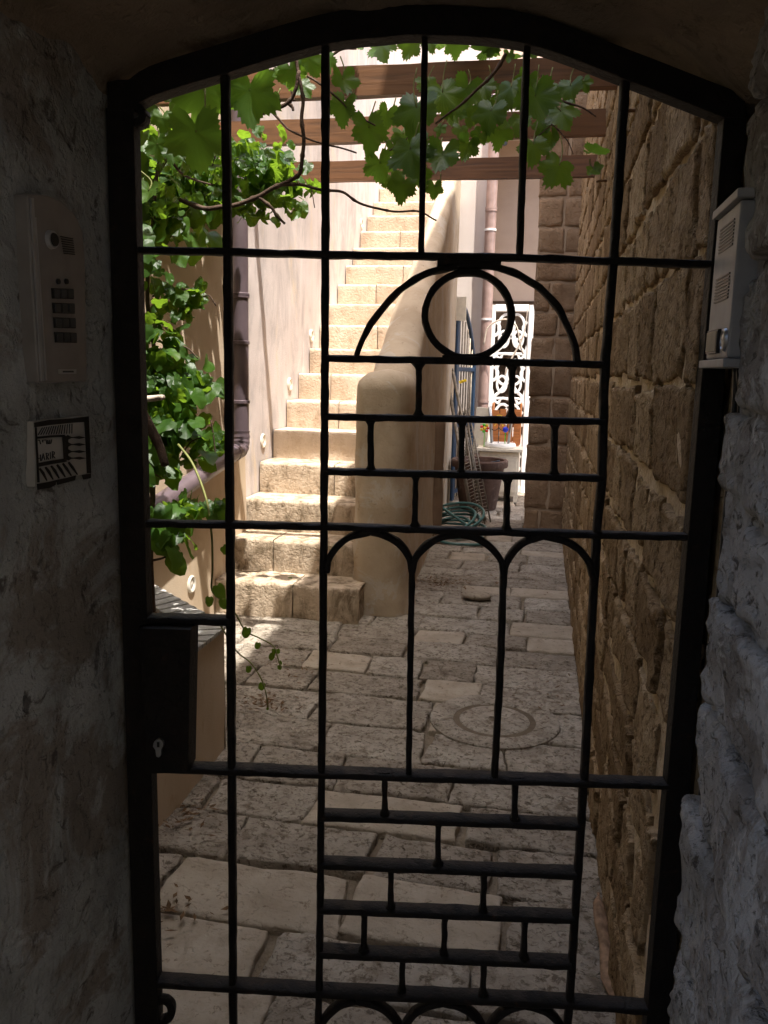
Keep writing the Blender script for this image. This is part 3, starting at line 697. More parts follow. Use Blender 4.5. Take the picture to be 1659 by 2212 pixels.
# leaning wire rack
wr = thing('wire_rack', 'long narrow wire rack leaning on the wall corner by the flowerpot', 'rack')
rb0, rb1 = onZ(1022, 1132, 0), onZ(1047, 1126, 0)
rt0, rt1 = onY(964, 806, 9.15), onY(978, 803, 9.05)
for a, b in ((rb0, rt0), (rb1, rt1)): MB().tube([a, b], .019, 8).build('rail', 'wire', wr, True)
MB().tube(smoothline([rt0, rt0+Vector((.01, 0, .03)), rt1+Vector((-.01, 0, .03)), rt1], 4), .014, 8).build('end_bow', 'wire', wr, True)
for k in range(1, 30):
    t = k/30*.62; MB().tube([rb0.lerp(rt0, t), rb1.lerp(rt1, t+.02)], .004, 5).build('cross_wire', 'wire', wr, True)
off_ = Vector((.07, -.10, 0)); ra0, ra1 = onY(1000, 888, 8.85), onY(1012, 882, 8.80)
for a, b in ((rb0+off_, ra0), (rb1+off_, ra1), (rb0.lerp(rb1, .5)+off_, ra0.lerp(ra1, .5))): MB().tube([a, b], .008, 6).build('inner_rail', 'wire', wr, True)
for k in range(1, 34):
    t = k/34.; MB().tube([(rb0+off_).lerp(ra0, t), (rb1+off_).lerp(ra1, t)], .0035, 5).build('cross_wire', 'wire', wr, True)
# hose
hs = MB(); pts = []
hc = onZ(965, 1165, 0); rr = random.Random(2)
for i in range(0, 210):
    a = i*.19; k = i/210
    pts.append(hc+Vector(((.26+.07*math.sin(a*.37)+.03*math.sin(i*.05))*math.cos(a), .30*math.sin(a)+.25, .03+.14*k*(1+math.sin(a+.6))*.9+.012*math.sin(i*.21))))
pts += smoothline([pts[-1], hc+Vector((.35, -.1, .03)), hc+Vector((.1, -.28, .02)), hc+Vector((-.08, -.12, .02)), hc+Vector((.05, .05, .02))], 6)[1:]
hs.tube(pts, .013, 8).build('garden_hose', 'hose', None, True); tag(bpy.data.objects['garden_hose'], 'coiled dark green garden hose on the floor below the wire rack', 'hose')

# ------------------------------------------------------------------ floor litter
c = onZ(1030, 1290, .02)
mb = MB().grid(lambda s, t: c+Vector((.10*math.cos(2*math.pi*s)*math.sin(math.pi*t)*(1+.25*nz((s*4, t*3, 1))), .07*math.sin(2*math.pi*s)*math.sin(math.pi*t), .03*-math.cos(math.pi*t)+.012)), 16, 8)
tag(mb.build('loose_stone', 'pavepale', None, True), 'loose pale stone lying on the paving below the middle arch', 'stone')
rr = random.Random(9); dl = MB()
for cx_, cy_, n_, sp in ((950, 1258, 260, .13), (570, 1515, 90, .07), (400, 1760, 40, .07), (370, 1960, 30, .06), (640, 1445, 40, .10), (1260, 1500, 70, .2), (1100, 1250, 50, .4)):
    q = onZ(cx_, cy_, .014)
    for _ in range(n_):
        p = q+Vector((rr.gauss(0, sp), rr.gauss(0, sp*.7), rr.uniform(0, .006)))
        if p.x > .22: continue
        a = rr.uniform(0, 6.3); l_ = rr.uniform(.006, .022); u = Vector((math.cos(a), math.sin(a), rr.uniform(-.3, .3)))*l_; v = Vector((-math.sin(a), math.cos(a), rr.uniform(-.4, .4)))*l_*.35
        dl.add([p-u, p+v, p+u, p-v], [(0, 1, 2, 3)])
o = dl.build('dry_leaf_litter', 'dry'); tag(o, 'scattered brown dry leaf litter on the paving', 'leaf litter'); o['kind'] = 'stuff'
# dry palm sheath by the right wall
a, b, c_ = onZ(1292, 1935, .05), onZ(1305, 2040, .03), onZ(1330, 2160, .02)
ln_ = smoothline([a, a.lerp(b, .5)+Vector((-.008, 0, .02)), b, b.lerp(c_, .5), c_], 8); k_ = len(ln_)
def bk(s, t):
    i = min(k_-1, int(round(t*(k_-1)))); p = ln_[i]; wd = .021*min(1, t*2.5)*(1+.25*math.sin(t*9))*(1 if t < .8 else 1-(t-.8)*3.5)
    return p+Vector((wd*(s-.5)*2, 0, .016-.022*abs(s-.5)+.012*math.sin(t*5)))
mb = MB().grid(bk, 6, 30); o = mb.build('dry_husk', 'bark', None, True); o.modifiers.new('thick', 'SOLIDIFY').thickness = .004
tag(o, 'long dry brown plant husk lying at the foot of the rubble wall', 'husk')

# ------------------------------------------------------------------ iron gate
ig = thing('iron_gate', 'black wrought iron gate with arches, brickwork grid and a ring', 'gate')
JT = .0015
def bar(name, pts, wpx, dep=.022, sm=False, z=0, parent=ig, jit=JT, step=.018, flare=False):
    P = [G(*p)+GN*z for p in pts]
    if sm: P = smoothline(P, 6)
    d0 = (P[len(P)//2]-CAM).dot(fwd); w_ = wpx*d0/PF
    if flare:
        L_ = (P[-1]-P[0]).length; w0 = w_
        w_ = lambda t: w0*(1+.7*max(0, 1-(min(t, 1-t)*L_-.006)/.009)**2)
    return MB().strip(P, GN, w_, dep, step, jit, random.random()*50).build(name, 'iron', parent, True, auto=50)
# frame: stiles and arched head
def quadstrip(name, A, B, dep):
    A = [G(*p) for p in A]; B = [G(*p) for p in B]; k = len(A); vs = []
    for s_ in (-dep/2, dep/2):
        vs += [p+GN*s_ for p in A]+[p+GN*s_ for p in B]
    fs = []
    for i in range(k-1): fs += [(i, i+1, k+i+1, k+i), (2*k+i, 3*k+i, 3*k+i+1, 2*k+i+1), (i, 2*k+i, 2*k+i+1, i+1), (k+i, k+i+1, 3*k+i+1, 3*k+i)]
    fs += [(0, k, 3*k, 2*k), (k-1, 3*k-1, 4*k-1, 2*k-1)]
    return MB().add(vs, fs).build(name, 'iron', ig, bevel=.002)
def seg(a, b, n_): return [(a[0]+(b[0]-a[0])*i/n_, a[1]+(b[1]-a[1])*i/n_) for i in range(n_+1)]
quadstrip('stile', seg((236, 240), (300, 2260), 12), seg((295, 235), (349, 2260), 12), .034)  # left stile drawn wide enough to take in the shadow beside the iron
quadstrip('stile', seg((1557, 255), (1387, 2260), 12), seg((1607, 245), (1437, 2260), 12), .030)
from bisect import bisect
def interp(tab, x):
    if x <= tab[0][0]: return tab[0][1]
    if x >= tab[-1][0]: return tab[-1][1]
    for (xa, ya), (xb, yb) in zip(tab, tab[1:]):
        if xa <= x <= xb: return ya+(yb-ya)*(x-xa)/(xb-xa)
inn = smoothline([Vector((*p, 0)) for p in in_px], 6); outp = smoothline([Vector((*p, 0)) for p in out_px], 6)
inn_t = [(p.x, p.y) for p in inn]; out_t = sorted([(p.x, p.y) for p in outp])
xs = [240+(1600-240)*i/60 for i in range(61)]
quadstrip('arched_head', [(x, interp(inn_t, x) if x > 300 else 246) for x in xs], [(x, max(interp(out_t, x)-4, interp(inn_t, x)-66)) for x in xs], .036)
# long bars
HB = [([(292, 541), (495, 545), (700, 551), (915, 554), (1120, 557), (1325, 565), (1535, 571)], 14), ([(703, 774), (1000, 780), (1310, 788)], 15), ([(703, 900), (1000, 905), (1305, 911)], 14), ([(703, 1018), (1000, 1025), (1302, 1033)], 14),
      ([(305, 1130), (500, 1133), (700, 1137), (1290, 1155), (1485, 1159)], 14), ([(318, 1336), (502, 1340)], 16), ([(330, 1655), (500, 1660), (695, 1668), (1255, 1686), (1440, 1692)], 14),
      ([(694, 1759), (1248, 1780)], 13), ([(693, 1862), (1243, 1885)], 13), ([(692, 1958), (1238, 1980)], 14), ([(691, 2053), (1233, 2078)], 14), ([(335, 2116), (690, 2138), (1228, 2162), (1405, 2175)], 15)]
for p, w_ in HB: bar('horizontal_bar', p, w_, .026 if p[0][1] < 1200 else .034)
VB = [([(487, 160), (492, 545), (497, 1133), (501, 1660), (504, 2250)], 16), ([(703, 98), (703, 545), (702, 780), (700, 1136), (695, 1660), (690, 2130), (686, 2250)], 15), ([(918, 80), (910, 552)], 13), ([(1138, 98), (1122, 556)], 14),
      ([(1350, 175), (1325, 565), (1306, 790), (1300, 1030), (1288, 1155), (1262, 1670), (1230, 2165), (1223, 2250)], 16), ([(890, 1225), (887, 1400), (883, 1668)], 13), ([(1088, 1232), (1080, 1450), (1068, 1676)], 14)]
for p, w_ in VB: bar('vertical_bar', p, w_, .022)
SB = [(905, 783, 904, 902), (1106, 786, 1104, 906), (801, 902, 801, 1020), (998, 906, 996, 1026), (1198, 910, 1196, 1030), (898, 1022, 896, 1142), (1096, 1028, 1094, 1148),
      (831, 1664, 831, 1764), (1113, 1674, 1111, 1774), (947, 1770, 946, 1872), (845, 1868, 844, 1964), (1046, 1876, 1043, 1972), (787, 1962, 786, 2056), (961, 1970, 959, 2066), (1134, 1976, 1131, 2072), (870, 2062, 868, 2146), (1046, 2070, 1043, 2152)]
for a, b, c_, d_ in SB: bar('short_bar', [(a, b), (c_, d_)], 12, .020, step=.003, flare=True)
# half circle, ring, pointed arches
bar('half_circle', [(770, 773), (776, 750), (795, 712), (822, 672), (856, 634), (896, 604), (938, 586), (985, 577), (1030, 575), (1075, 579), (1120, 594), (1165, 622), (1202, 662), (1228, 710), (1242, 750), (1247, 782)], 13, .022, True)
bar('ring', [(1011+93*math.cos(2*math.pi*i/40), 681+92*math.sin(2*math.pi*i/40)) for i in range(41)], 14, .024, z=.004)
bar('weld_plate', [(945, 563), (1082, 567)], 26, .02, z=-.002)
bar('weld_plate', [(955, 777), (1062, 780)], 20, .02, z=.008)
for (xl, yl), (xa, ya), (xr, yr) in (((706, 1234), (800, 1147), (890, 1234)), ((890, 1234), (991, 1152), (1088, 1240)), ((1088, 1240), (1174, 1157), (1280, 1245)), ((688, 2245), (770, 2156), (868, 2240)), ((868, 2240), (957, 2160), (1050, 2248)), ((1050, 2248), (1133, 2166), (1222, 2250))):
    for x0, y0 in ((xl, yl), (xr, yr)):
        dx, dy = x0-xa, y0-ya
        bar('pointed_arch', [(x0, y0), (xa+dx*.93, ya+dy*.66), (xa+dx*.72, ya+dy*.34), (xa+dx*.42, ya+dy*.12), (xa+dx*.0, ya)], 14, .022, True, z=.002)
# lock box
def gq(p, o=0): return G(*p)+GN*o
lb = MB().prism([gq(p, -.02) for p in ((312, 1344), (423, 1347), (417, 1650), (330, 1652))], GN, .055).build('lock_box', 'iron', ig, bevel=.002)
lc = [gq(p, .036) for p in ((347, 1589), (349, 1580), (356, 1574), (364, 1575), (369, 1582), (368, 1590), (364, 1595), (363, 1609), (359, 1612), (354, 1610), (352, 1596))]
MB().prism(lc, GN, .008).build('lock_cylinder', 'steel', lb)
kh = [gq((x, y), .0445) for x, y in ((356, 1579), (361, 1579), (361, 1590), (356, 1590))]; MB().prism(kh, GN, .001).build('keyhole', 'black', lb)
# hinge lug and eyelet
bar('hinge_lug', [(296+17*math.cos(a*.5236), 252+17*math.sin(a*.5236)) for a in range(13)], 17, .03)
bar('eyelet', [(352+20*math.cos(a*.5236-2.6), 2180+22*math.sin(a*.5236-2.6)) for a in range(11)], 16, .02, True)

# ------------------------------------------------------------------ entry panel on the left jamb
ep = thing('entry_panel', 'brown grey video entry panel with arched top on the left jamb', 'door intercom')
NX = Vector((1, 0, 0)); LXp = LJ+.006
def lp(x, y, o=0): return onX(x, y, LJ+.005)+NX*o
def poly(pts, o, dep, name, mat, parent, bevel=0): return MB().prism([lp(x, y, o) for x, y in pts], NX, dep).build(name, mat, parent, bevel=bevel)
body = [(36, 421), (62, 827), (168, 824), (163, 560), (158, 500), (140, 462), (112, 435), (80, 422), (55, 418)]
# draw in the plane of the jamb; near edge carries a satin trim
pb = MB().prism([lp(x, y, -.02) for x, y in body], NX, .036).build('panel_body', 'panel', ep, bevel=.003)
poly([(40, 428), (46, 428), (70, 822), (64, 823)], .0165, .002, 'edge_trim', 'paneledge', ep)
poly([(50, 470), (52.5, 470), (77, 821), (74, 821)], .0165, .0015, 'edge_trim', 'paneledge', ep)
c0 = lp(86, 518, .016)
def ddisc(c, r_, h, n_=20): return MB().add([c+Vector((0, r_*math.cos(2*math.pi*j/n_), r_*math.sin(2*math.pi*j/n_))) for j in range(n_)]+[c+Vector((h, r_*.9*math.cos(2*math.pi*j/n_), r_*.9*math.sin(2*math.pi*j/n_))) for j in range(n_)], [tuple(range(n_, 2*n_))]+[(j, (j+1) % n_, n_+(j+1) % n_, n_+j) for j in range(n_)])
ddisc(c0, .013, .006).build('camera_bezel', 'paneledge', ep); ddisc(c0+NX*.005, .0095, .003).build('camera_lens', 'black', ep)
for k in range(8): poly([(107+k*1.1, 510+k*5.2), (135+k*.6, 515+k*4.8), (135+k*.6, 517+k*4.8), (107+k*1.1, 512+k*5.2)], .0165, .0008, 'speaker_slot', 'black', ep)
for x in (102, 120): ddisc(lp(x, 608, .016), .0042, .003, 12).build('sensor_dot', 'black', ep)
for k in range(4):
    y = 621+k*31.5; x = 87+k*2.2
    base = poly([(x, y+1), (x+48, y+3), (x+49, y+25), (x+2, y+24)], .0165, .0012, 'button_row', 'black', ep)
    for q in range(3): poly([(x+3+q*15.3, y+3.5), (x+15.5+q*15.3, y+4.5), (x+16+q*15.3, y+22.5), (x+4+q*15.3, y+22)], .0178, .0022, 'button', 'button', ep, .0008)
poly([(102, 797), (142, 797), (142, 807), (103, 807)], .0165, .0008, 'name_plate', 'paneledge', ep)
for k in range(9): poly([(112+k*2.7, 800.5), (113.6+k*2.7, 800.5), (113.6+k*2.7, 804), (112+k*2.7, 804)], .0174, .0005, 'lettering', 'black', ep)

# ------------------------------------------------------------------ ceramic plaque
cp = thing('ceramic_plaque', 'white glazed name tile with black drawn border below the entry panel', 'name plaque')
def zp(x, y, o=.012): return onX(x*.49728*.6636, (550+y*.49728)*.6636, LJ+.006)+NX*(o-.012)
def zpoly(pts, o, dep, name, mat): return MB().prism([zp(x, y, o) for x, y in pts], NX, dep).build(name, mat, cp)
def zstroke(pts, wid, name='lettering', o=.0185): return MB().strip([zp(x, y, o) for x, y in pts], NX, wid, .0014, .004, .0003).build(name, 'ink', cp)
zpoly([(190, 1655), (545, 1615), (565, 1985), (205, 2080)], 0, .018, 'tile', 'tile')
def zband(A, B, o, name='border'): return MB().prism([zp(x, y, o) for x, y in A+B[::-1]], NX, .0012).build(name, 'ink', cp)
zband([(196, 1660), (300, 1640), (450, 1632), (552, 1618)], [(198, 1690), (300, 1675), (450, 1660), (540, 1655)], .0182)
zband([(552, 1618), (568, 1990)], [(526, 1650), (543, 1990)], .0186)
zband([(510, 2003), (568, 1992)], [(520, 2032), (566, 2022)], .0184)
zband([(214, 2060), (300, 2045), (340, 2035)], [(218, 2098), (300, 2085), (335, 2066)], .0182)
zband([(338, 2034), (400, 2022), (466, 2005)], [(346, 2066), (400, 2052), (460, 2036)], .0189)
zband([(196, 1690), (206, 1900), (212, 2050)], [(205, 1690), (216, 1900), (224, 2050)], .0195)
zband([(207, 1752), (300, 1742), (392, 1738)], [(207, 1765), (300, 1756), (392, 1752)], .0192)
zband([(208, 1925), (300, 1908), (402, 1892)], [(210, 1950), (300, 1932), (404, 1915)], .0192)
zband([(376, 1745), (386, 1900)], [(412, 1745), (412, 1905)], .0197)
for k, y in enumerate((1756, 1802, 1848, 1891)):
    zband([(408, y-16), (430, y-4), (446, y-3), (484, y-9), (526, y)], [(408, y+16), (430, y+5), (446, y+4), (484, y+10), (526, y+1)], .0200+k*.0002, 'spearhead')
for k in range(6): zband([(218+k*38, 1962-k*8), (236+k*38, 1990-k*8), (268+k*40, 2040-k*8)], [(226+k*38, 1955-k*8), (252+k*38, 1985-k*8), (272+k*40, 2037-k*8)], .0203+.0001*k, 'spearhead')
for k in range(14): zstroke([(222+k*17, 1738-k*.5), (250+k*15, 1692-k*2)], .0009, 'hatching', .0187)
# lettering, hand drawn
zstroke([(214, 1776), (216, 1805)], .0013); zstroke([(222, 1775), (232, 1774), (238, 1800)], .0013)
zstroke([(249, 1772), (254, 1788)], .0013); zstroke([(258, 1774), (274, 1772), (280, 1800)], .0013)
zstroke([(286, 1771), (288, 1798), (306, 1796), (312, 1770)], .0013); zstroke([(299, 1771), (298, 1792), (291, 1797)], .0013)
zstroke([(217, 1876), (220, 1916)], .0013); zstroke([(236, 1868), (239, 1910)], .0013); zstroke([(218, 1896), (238, 1890)], .0013)
zstroke([(246, 1908), (255, 1862), (266, 1904)], .0013); zstroke([(250, 1892), (262, 1889)], .0013)
zstroke([(275, 1858), (278, 1902)], .0013); zstroke([(275, 1859), (290, 1862), (288, 1876), (278, 1880), (293, 1900)], .0013)
zstroke([(302, 1852), (304, 1897)], .0013)
zstroke([(315, 1848), (318, 1894)], .0013); zstroke([(315, 1849), (330, 1852), (328, 1868), (318, 1872), (334, 1891)], .0013)

# ------------------------------------------------------------------ intercom on the right jamb
ic = thing('door_speaker', 'pale grey slotted door speaker box on the right jamb', 'intercom')
XI = .245
A_, B_, C_, D_ = onX(1547, 468, XI), onX(1588, 432, XI), onX(1577, 775, XI), onX(1534, 775, XI)
y0i, y1i = onX(1586, 600, XI).y, onX(1540, 600, XI).y; z1i, z0i = onX(1586, 445, XI).z, onX(1577, 772, XI).z
yc, wy = (y0i+y1i)/2, y1i-y0i
MB().box((XI+.019, yc, (z0i+z1i)/2), (.038, wy, z1i-z0i)).build('housing', 'intercom', ic, bevel=.003)
MB().box((XI+.018, yc, z1i+.008), (.050, wy+.016, .012)).build('top_cap', 'intercom', ic, bevel=.002)
MB().box((XI+.016, yc+.008, z0i-.007), (.044, wy+.03, .012)).build('bottom_cap', 'intercom', ic, bevel=.002)
MB().box((XI+.045, y0i-.02, z1i+.010), (.06, .03, .018)).build('bracket', 'black', ic)
Hh = z1i-z0i
for grp in (.905, .56):
    for k in range(8): MB().box((XI-.0005, yc-.002, z0i+Hh*(grp-k*.0225)), (.002, wy*.62, .0024)).build('slot', 'black', ic)
MB().box((XI-.002, yc+.016, z0i+Hh*.12), (.006, wy*.5, .034)).build('card_frame', 'black', ic)
MB().box((XI-.0055, yc+.016, z0i+Hh*.12), (.002, wy*.44, .028)).build('name_card', 'card', ic)
q = MB(); n_ = 18; cc = Vector((XI, yc-wy*.36, z0i+Hh*.12))
q.add([cc+Vector((h, r_*math.cos(2*math.pi*j/n_), r_*1.0*math.sin(2*math.pi*j/n_))) for r_, h in ((.0165, 0), (.015, -.004), (.0125, -.005), (.0115, -.003), (.001, -.005)) for j in range(n_)], [(i*n_+j, i*n_+(j+1) % n_, (i+1)*n_+(j+1) % n_, (i+1)*n_+j) for i in range(4) for j in range(n_)])
q.build('push_button', 'steel', ic, True, auto=40)
MB().tube(smoothline([(XI+.03, yc, z0i-.01), (XI+.035, yc+.01, z0i-.12), (XI+.04, yc+.02, .9), (XI+.045, yc+.03, .0)], 5), .005, 6).build('cable', 'black', ic, True)
MB().tube(smoothline([(XI+.03, yc-.012, z0i-.01), (XI+.04, yc-.006, z0i-.12), (XI+.045, yc+.005, .9), (XI+.05, yc+.012, .0)], 5), .004, 6).build('cable', 'black', ic, True)

# ------------------------------------------------------------------ leaves
def leafmesh(name, outline, fold, curl, mat):
    n_ = len(outline); vs = [Vector((0, 0, 0))]
    ring = [Vector((x*.55, y*.55, 0)) for x, y in outline]; rim = [Vector((x, y, 0)) for x, y in outline]
    vs += ring+rim
    out = []
    for v in vs:
        r_ = v.length; z_ = fold*abs(v.x) - curl*(v.y*v.y) + .14*math.sin(v.x*6+v.y*3+curl*9)*r_*r_ + .05*math.sin(v.y*9+fold*8)*r_
        out.append((v.x, v.y, z_))
    fs = [(0, 1+i, 1+(i+1) % n_) for i in range(n_)]+[(1+i, 1+n_+i, 1+n_+(i+1) % n_, 1+(i+1) % n_) for i in range(n_)]
    me = bpy.data.meshes.new(name); me.from_pydata(out, [], fs); me.update(); me.materials.append(MAT[mat]); me.polygons.foreach_set('use_smooth', [True]*len(me.polygons)); return me
def grape(seed):
    rr = random.Random(seed); pts = []
    lob = [(-90, 1.05, 42), (-26, .95, 38), (206, .95, 38), (40, .80, 40), (140, .80, 40)]
    for i in range(64):
        a = -270+360*(i+.5)/64
        r_ = .56
        for c_, R_, wd in lob:
            dd = abs((a-c_+180) % 360-180)
            r_ = max(r_, .56+(R_-.56)*max(0, 1-(dd/wd)**1.5))
        dd = abs((a-90+180) % 360-180)
        if dd < 26: r_ *= .25+.75*(dd/26)
        r_ *= 1+(.085 if i % 2 else -.05)+rr.uniform(-.04, .04)
        pts.append((r_*math.cos(R(a)), r_*math.sin(R(a))))
    return pts
def heart(seed):
    rr = random.Random(seed); pts = []
    for i in range(18):
        a = 2*math.pi*(i+.5)/18+math.pi/2
        dn = (math.cos(a+math.pi/2)+1)/2     # 1 at tip side
        aa = (math.degrees(a) % 360)
        t = abs((aa-270+180) % 360-180)/180   # 0 at tip, 1 at notch
        r_ = .56+.62*max(0, 1-t*2.4)**1.25+.10*math.sin(t*math.pi)
        if t > .86: r_ *= .45+.55*(1-t)/.14
        r_ *= 1+rr.uniform(-.05, .05)+(.05 if i % 3 == 0 else 0)
        pts.append((r_*math.cos(a), r_*math.sin(a)))
    return pts
GL = [leafmesh('grape_leaf', grape(k), [.12, -.25, .3, .05, -.1, .4, .2][k], [.15, .3, -.15, .4, .1, -.25, .5][k], 'vine') for k in range(7)]
IL = [leafmesh('ivy_leaf', heart(k), [.2, .32, -.1, .12][k], [.15, .28, .1, -.1][k], 'ivy') for k in range(4)]
def place(me, p, nrm, tipdir, size, parent, name='leaf'):
    """leaf blade with normal nrm and its tip hanging toward tipdir"""
    z_ = Vector(nrm).normalized(); y_ = -(Vector(tipdir)-z_*Vector(tipdir).dot(z_)).normalized(); x_ = y_.cross(z_)
    M_ = Matrix((x_, y_, z_)).transposed().to_4x4()
    o = bpy.data.objects.new(name, me); COL.objects.link(o); o.parent = parent
    o.matrix_world = Matrix.Translation(p) @ M_ @ Matrix.Scale(size, 4); return o

# ---- grapevine on the pergola
gv = thing('grapevine', 'grapevine with large lobed green leaves trailing over the pergola beams', 'vine')
rr = random.Random(12)
big = [(423, 285, 122, 2.1), (440, 196, 120, 2.25), (540, 195, 112, 2.3), (627, 150, 60, 2.9), (590, 153, 36, 3.2), (548, 243, 28, 3.2), (351, 255, 46, 2.6), (340, 312, 52, 2.5), (372, 328, 40, 2.5), (321, 413, 54, 2.5), (585, 214, 44, 2.7),
       (670, 128, 56, 3.0), (740, 172, 60, 3.1), (742, 226, 66, 3.1), (796, 276, 84, 3.1), (820, 352, 66, 3.15), (836, 246, 52, 3.3), (900, 232, 100, 3.2), (886, 322, 98, 3.1), (956, 334, 76, 3.1), (872, 396, 62, 3.15), (938, 404, 38, 3.2),
       (956, 200, 80, 3.5), (1008, 192, 70, 3.6), (1060, 240, 72, 3.4), (996, 280, 40, 3.4), (1012, 312, 52, 3.4), (1076, 282, 60, 3.5), (1036, 292, 38, 3.4), (1104, 188, 70, 3.6), (1156, 208, 92, 3.4), (1152, 312, 66, 3.4), (1212, 240, 70, 3.5), (1192, 292, 42, 3.5), (1232, 186, 60, 3.6), (1262, 178, 34, 3.6), (1208, 358, 76, 3.4), (1284, 366, 34, 3.5), (1172, 268, 42, 3.5), (952, 276, 28, 3.3), (1100, 118, 26, 3.6), (1125, 260, 50, 3.6), (1090, 210, 56, 3.7), (1020, 235, 58, 3.7), (980, 240, 52, 3.7), (870, 290, 50, 3.5), (925, 180, 56, 3.75), (1140, 170, 50, 3.75), (1180, 190, 54, 3.7), (1045, 185, 56, 3.75), (850, 315, 44, 3.5), (905, 375, 52, 3.2), (845, 385, 44, 3.3),
       (824, 98, 60, 4.2), (888, 94, 50, 4.2), (984, 92, 52, 4.2), (930, 88, 40, 4.2), (1060, 96, 40, 4.2), (770, 95, 40, 4.2), (700, 130, 50, 3.3), (655, 185, 44, 3.2), (625, 175, 48, 3.1)]
for i, (x, y, s_, dd) in enumerate(big):
    p = onY(x, y, dd); sz = s_*.64*(p-CAM).dot(fwd)/PF
    nrm = (CAM-p).normalized()+Vector((rr.uniform(-.55, .55), rr.uniform(-.2, .2), rr.uniform(-.1, .9)))
    tip = Vector((rr.uniform(-.5, .5), rr.uniform(-.2, .2), -1))
    if i < 3: nrm = (CAM-p).normalized()+Vector((rr.uniform(-.2, .2), 0, rr.uniform(.0, .3))); tip = Vector((rr.uniform(-.2, .2), 0, -1))
    place(GL[i % 7], p, nrm, tip, sz, gv)
    q = p+Vector((rr.uniform(-.03, .03), rr.uniform(.0, .06), sz*rr.uniform(.9, 1.5)))
    MB().tube(smoothline([p+Vector((0, 0, .0)), p.lerp(q, .5)+Vector((rr.uniform(-.02, .02), .01, 0)), q], 3), .0025, 5).build('leaf_stalk', 'stem', gv, True)
p = onY(1280, 329, 3.5); place(GL[2], p, Vector((.2, .15, 1)), Vector((1, 0, -.25)), .06, gv)
def canes(pts, Y, r_, mat='cane', name='cane'):
    P = smoothline([onY(x, y, Y+(dy if len(q) else 0)) for (x, y, *q) in pts for dy in [q[0] if q else 0]], 6)
    k = len(P); P = [p+Vector((nz(p, 9), nz(p+Vector((3, 1, 2)), 9), nz(p+Vector((7, 1, 5)), 9)))*.008 for p in P]
    rd = [.72*(r_[0]+(r_[1]-r_[0])*i/(k-1))*(1.35 if i % 9 == 4 else 1) for i in range(k)]
    return MB().tube(P, rd, 7).build(name, mat, gv, True)
canes([(390, 430), (440, 449), (475, 446), (520, 440), (560, 425), (590, 405), (625, 388), (648, 372), (655, 340), (660, 300), (652, 255), (655, 215), (648, 165), (636, 100)], 2.9, (.012, .008))
canes([(600, 398), (650, 398), (700, 411), (740, 415), (780, 440), (830, 455), (860, 460), (905, 458), (946, 476)], 2.9, (.008, .004))
canes([(562, 428), (590, 448), (600, 462), (617, 482)], 2.9, (.009, .006))
canes([(560, 245), (580, 240), (620, 222), (640, 190), (648, 150)], 2.9, (.010, .009))
canes([(620, 222), (630, 232), (632, 240)], 2.9, (.009, .006))
canes([(575, 228), (610, 268), (632, 284), (690, 305), (730, 320), (770, 330)], 2.9, (.005, .004))
canes([(612, 100), (620, 145), (632, 200), (636, 215)], 2.95, (.006, .007))
canes([(664, 165), (720, 205), (770, 248), (810, 272)], 3.1, (.006, .004))
canes([(1095, 115), (1075, 150), (1055, 172), (1030, 190), (990, 230), (940, 268)], 3.5, (.011, .006))
canes([(1170, 165), (1192, 205), (1225, 222), (1260, 232), (1288, 250)], 3.5, (.008, .004))
canes([(1190, 268), (1210, 285), (1228, 310), (1238, 335)], 3.45, (.004, .003))
canes([(1150, 305), (1175, 285), (1192, 270)], 3.45, (.003, .003)); canes([(830, 335), (870, 310), (900, 280), (945, 250)], 3.3, (.005, .003))
canes([(700, 130), (735, 108), (770, 106)], 3.8, (.007, .006))
# vine leaves over the beams, plus unseen canopy added to shade the left
cm = MB(); rr = random.Random(31)
def addleaf(mb, me, p, nrm, tip, size):
    z_ = Vector(nrm).normalized(); y_ = -(Vector(tip)-z_*Vector(tip).dot(z_)).normalized(); x_ = y_.cross(z_)
    mb.add([p+(x_*v.co.x+y_*v.co.y+z_*v.co.z)*size for v in me.vertices], [tuple(f.vertices) for f in me.polygons])
for i in range(170):
    u = rr.random()
    p = Vector((rr.uniform(-1.9, -1.0), rr.uniform(2.1, 3.3), 2.95+rr.uniform(-.02, .22))) if u < .85 else Vector((rr.uniform(-1.0, .2), rr.uniform(3.6, 4.4), 2.98+rr.uniform(0, .2)))
    addleaf(cm, GL[i % 7], p, Vector((rr.gauss(0, .4), rr.gauss(0, .4), 1)), Vector((rr.gauss(0, 1), rr.gauss(0, 1), -.4)), rr.uniform(.06, .1))
o = cm.build('vine_shade_foliage', 'vine', gv); o['kind'] = 'stuff'

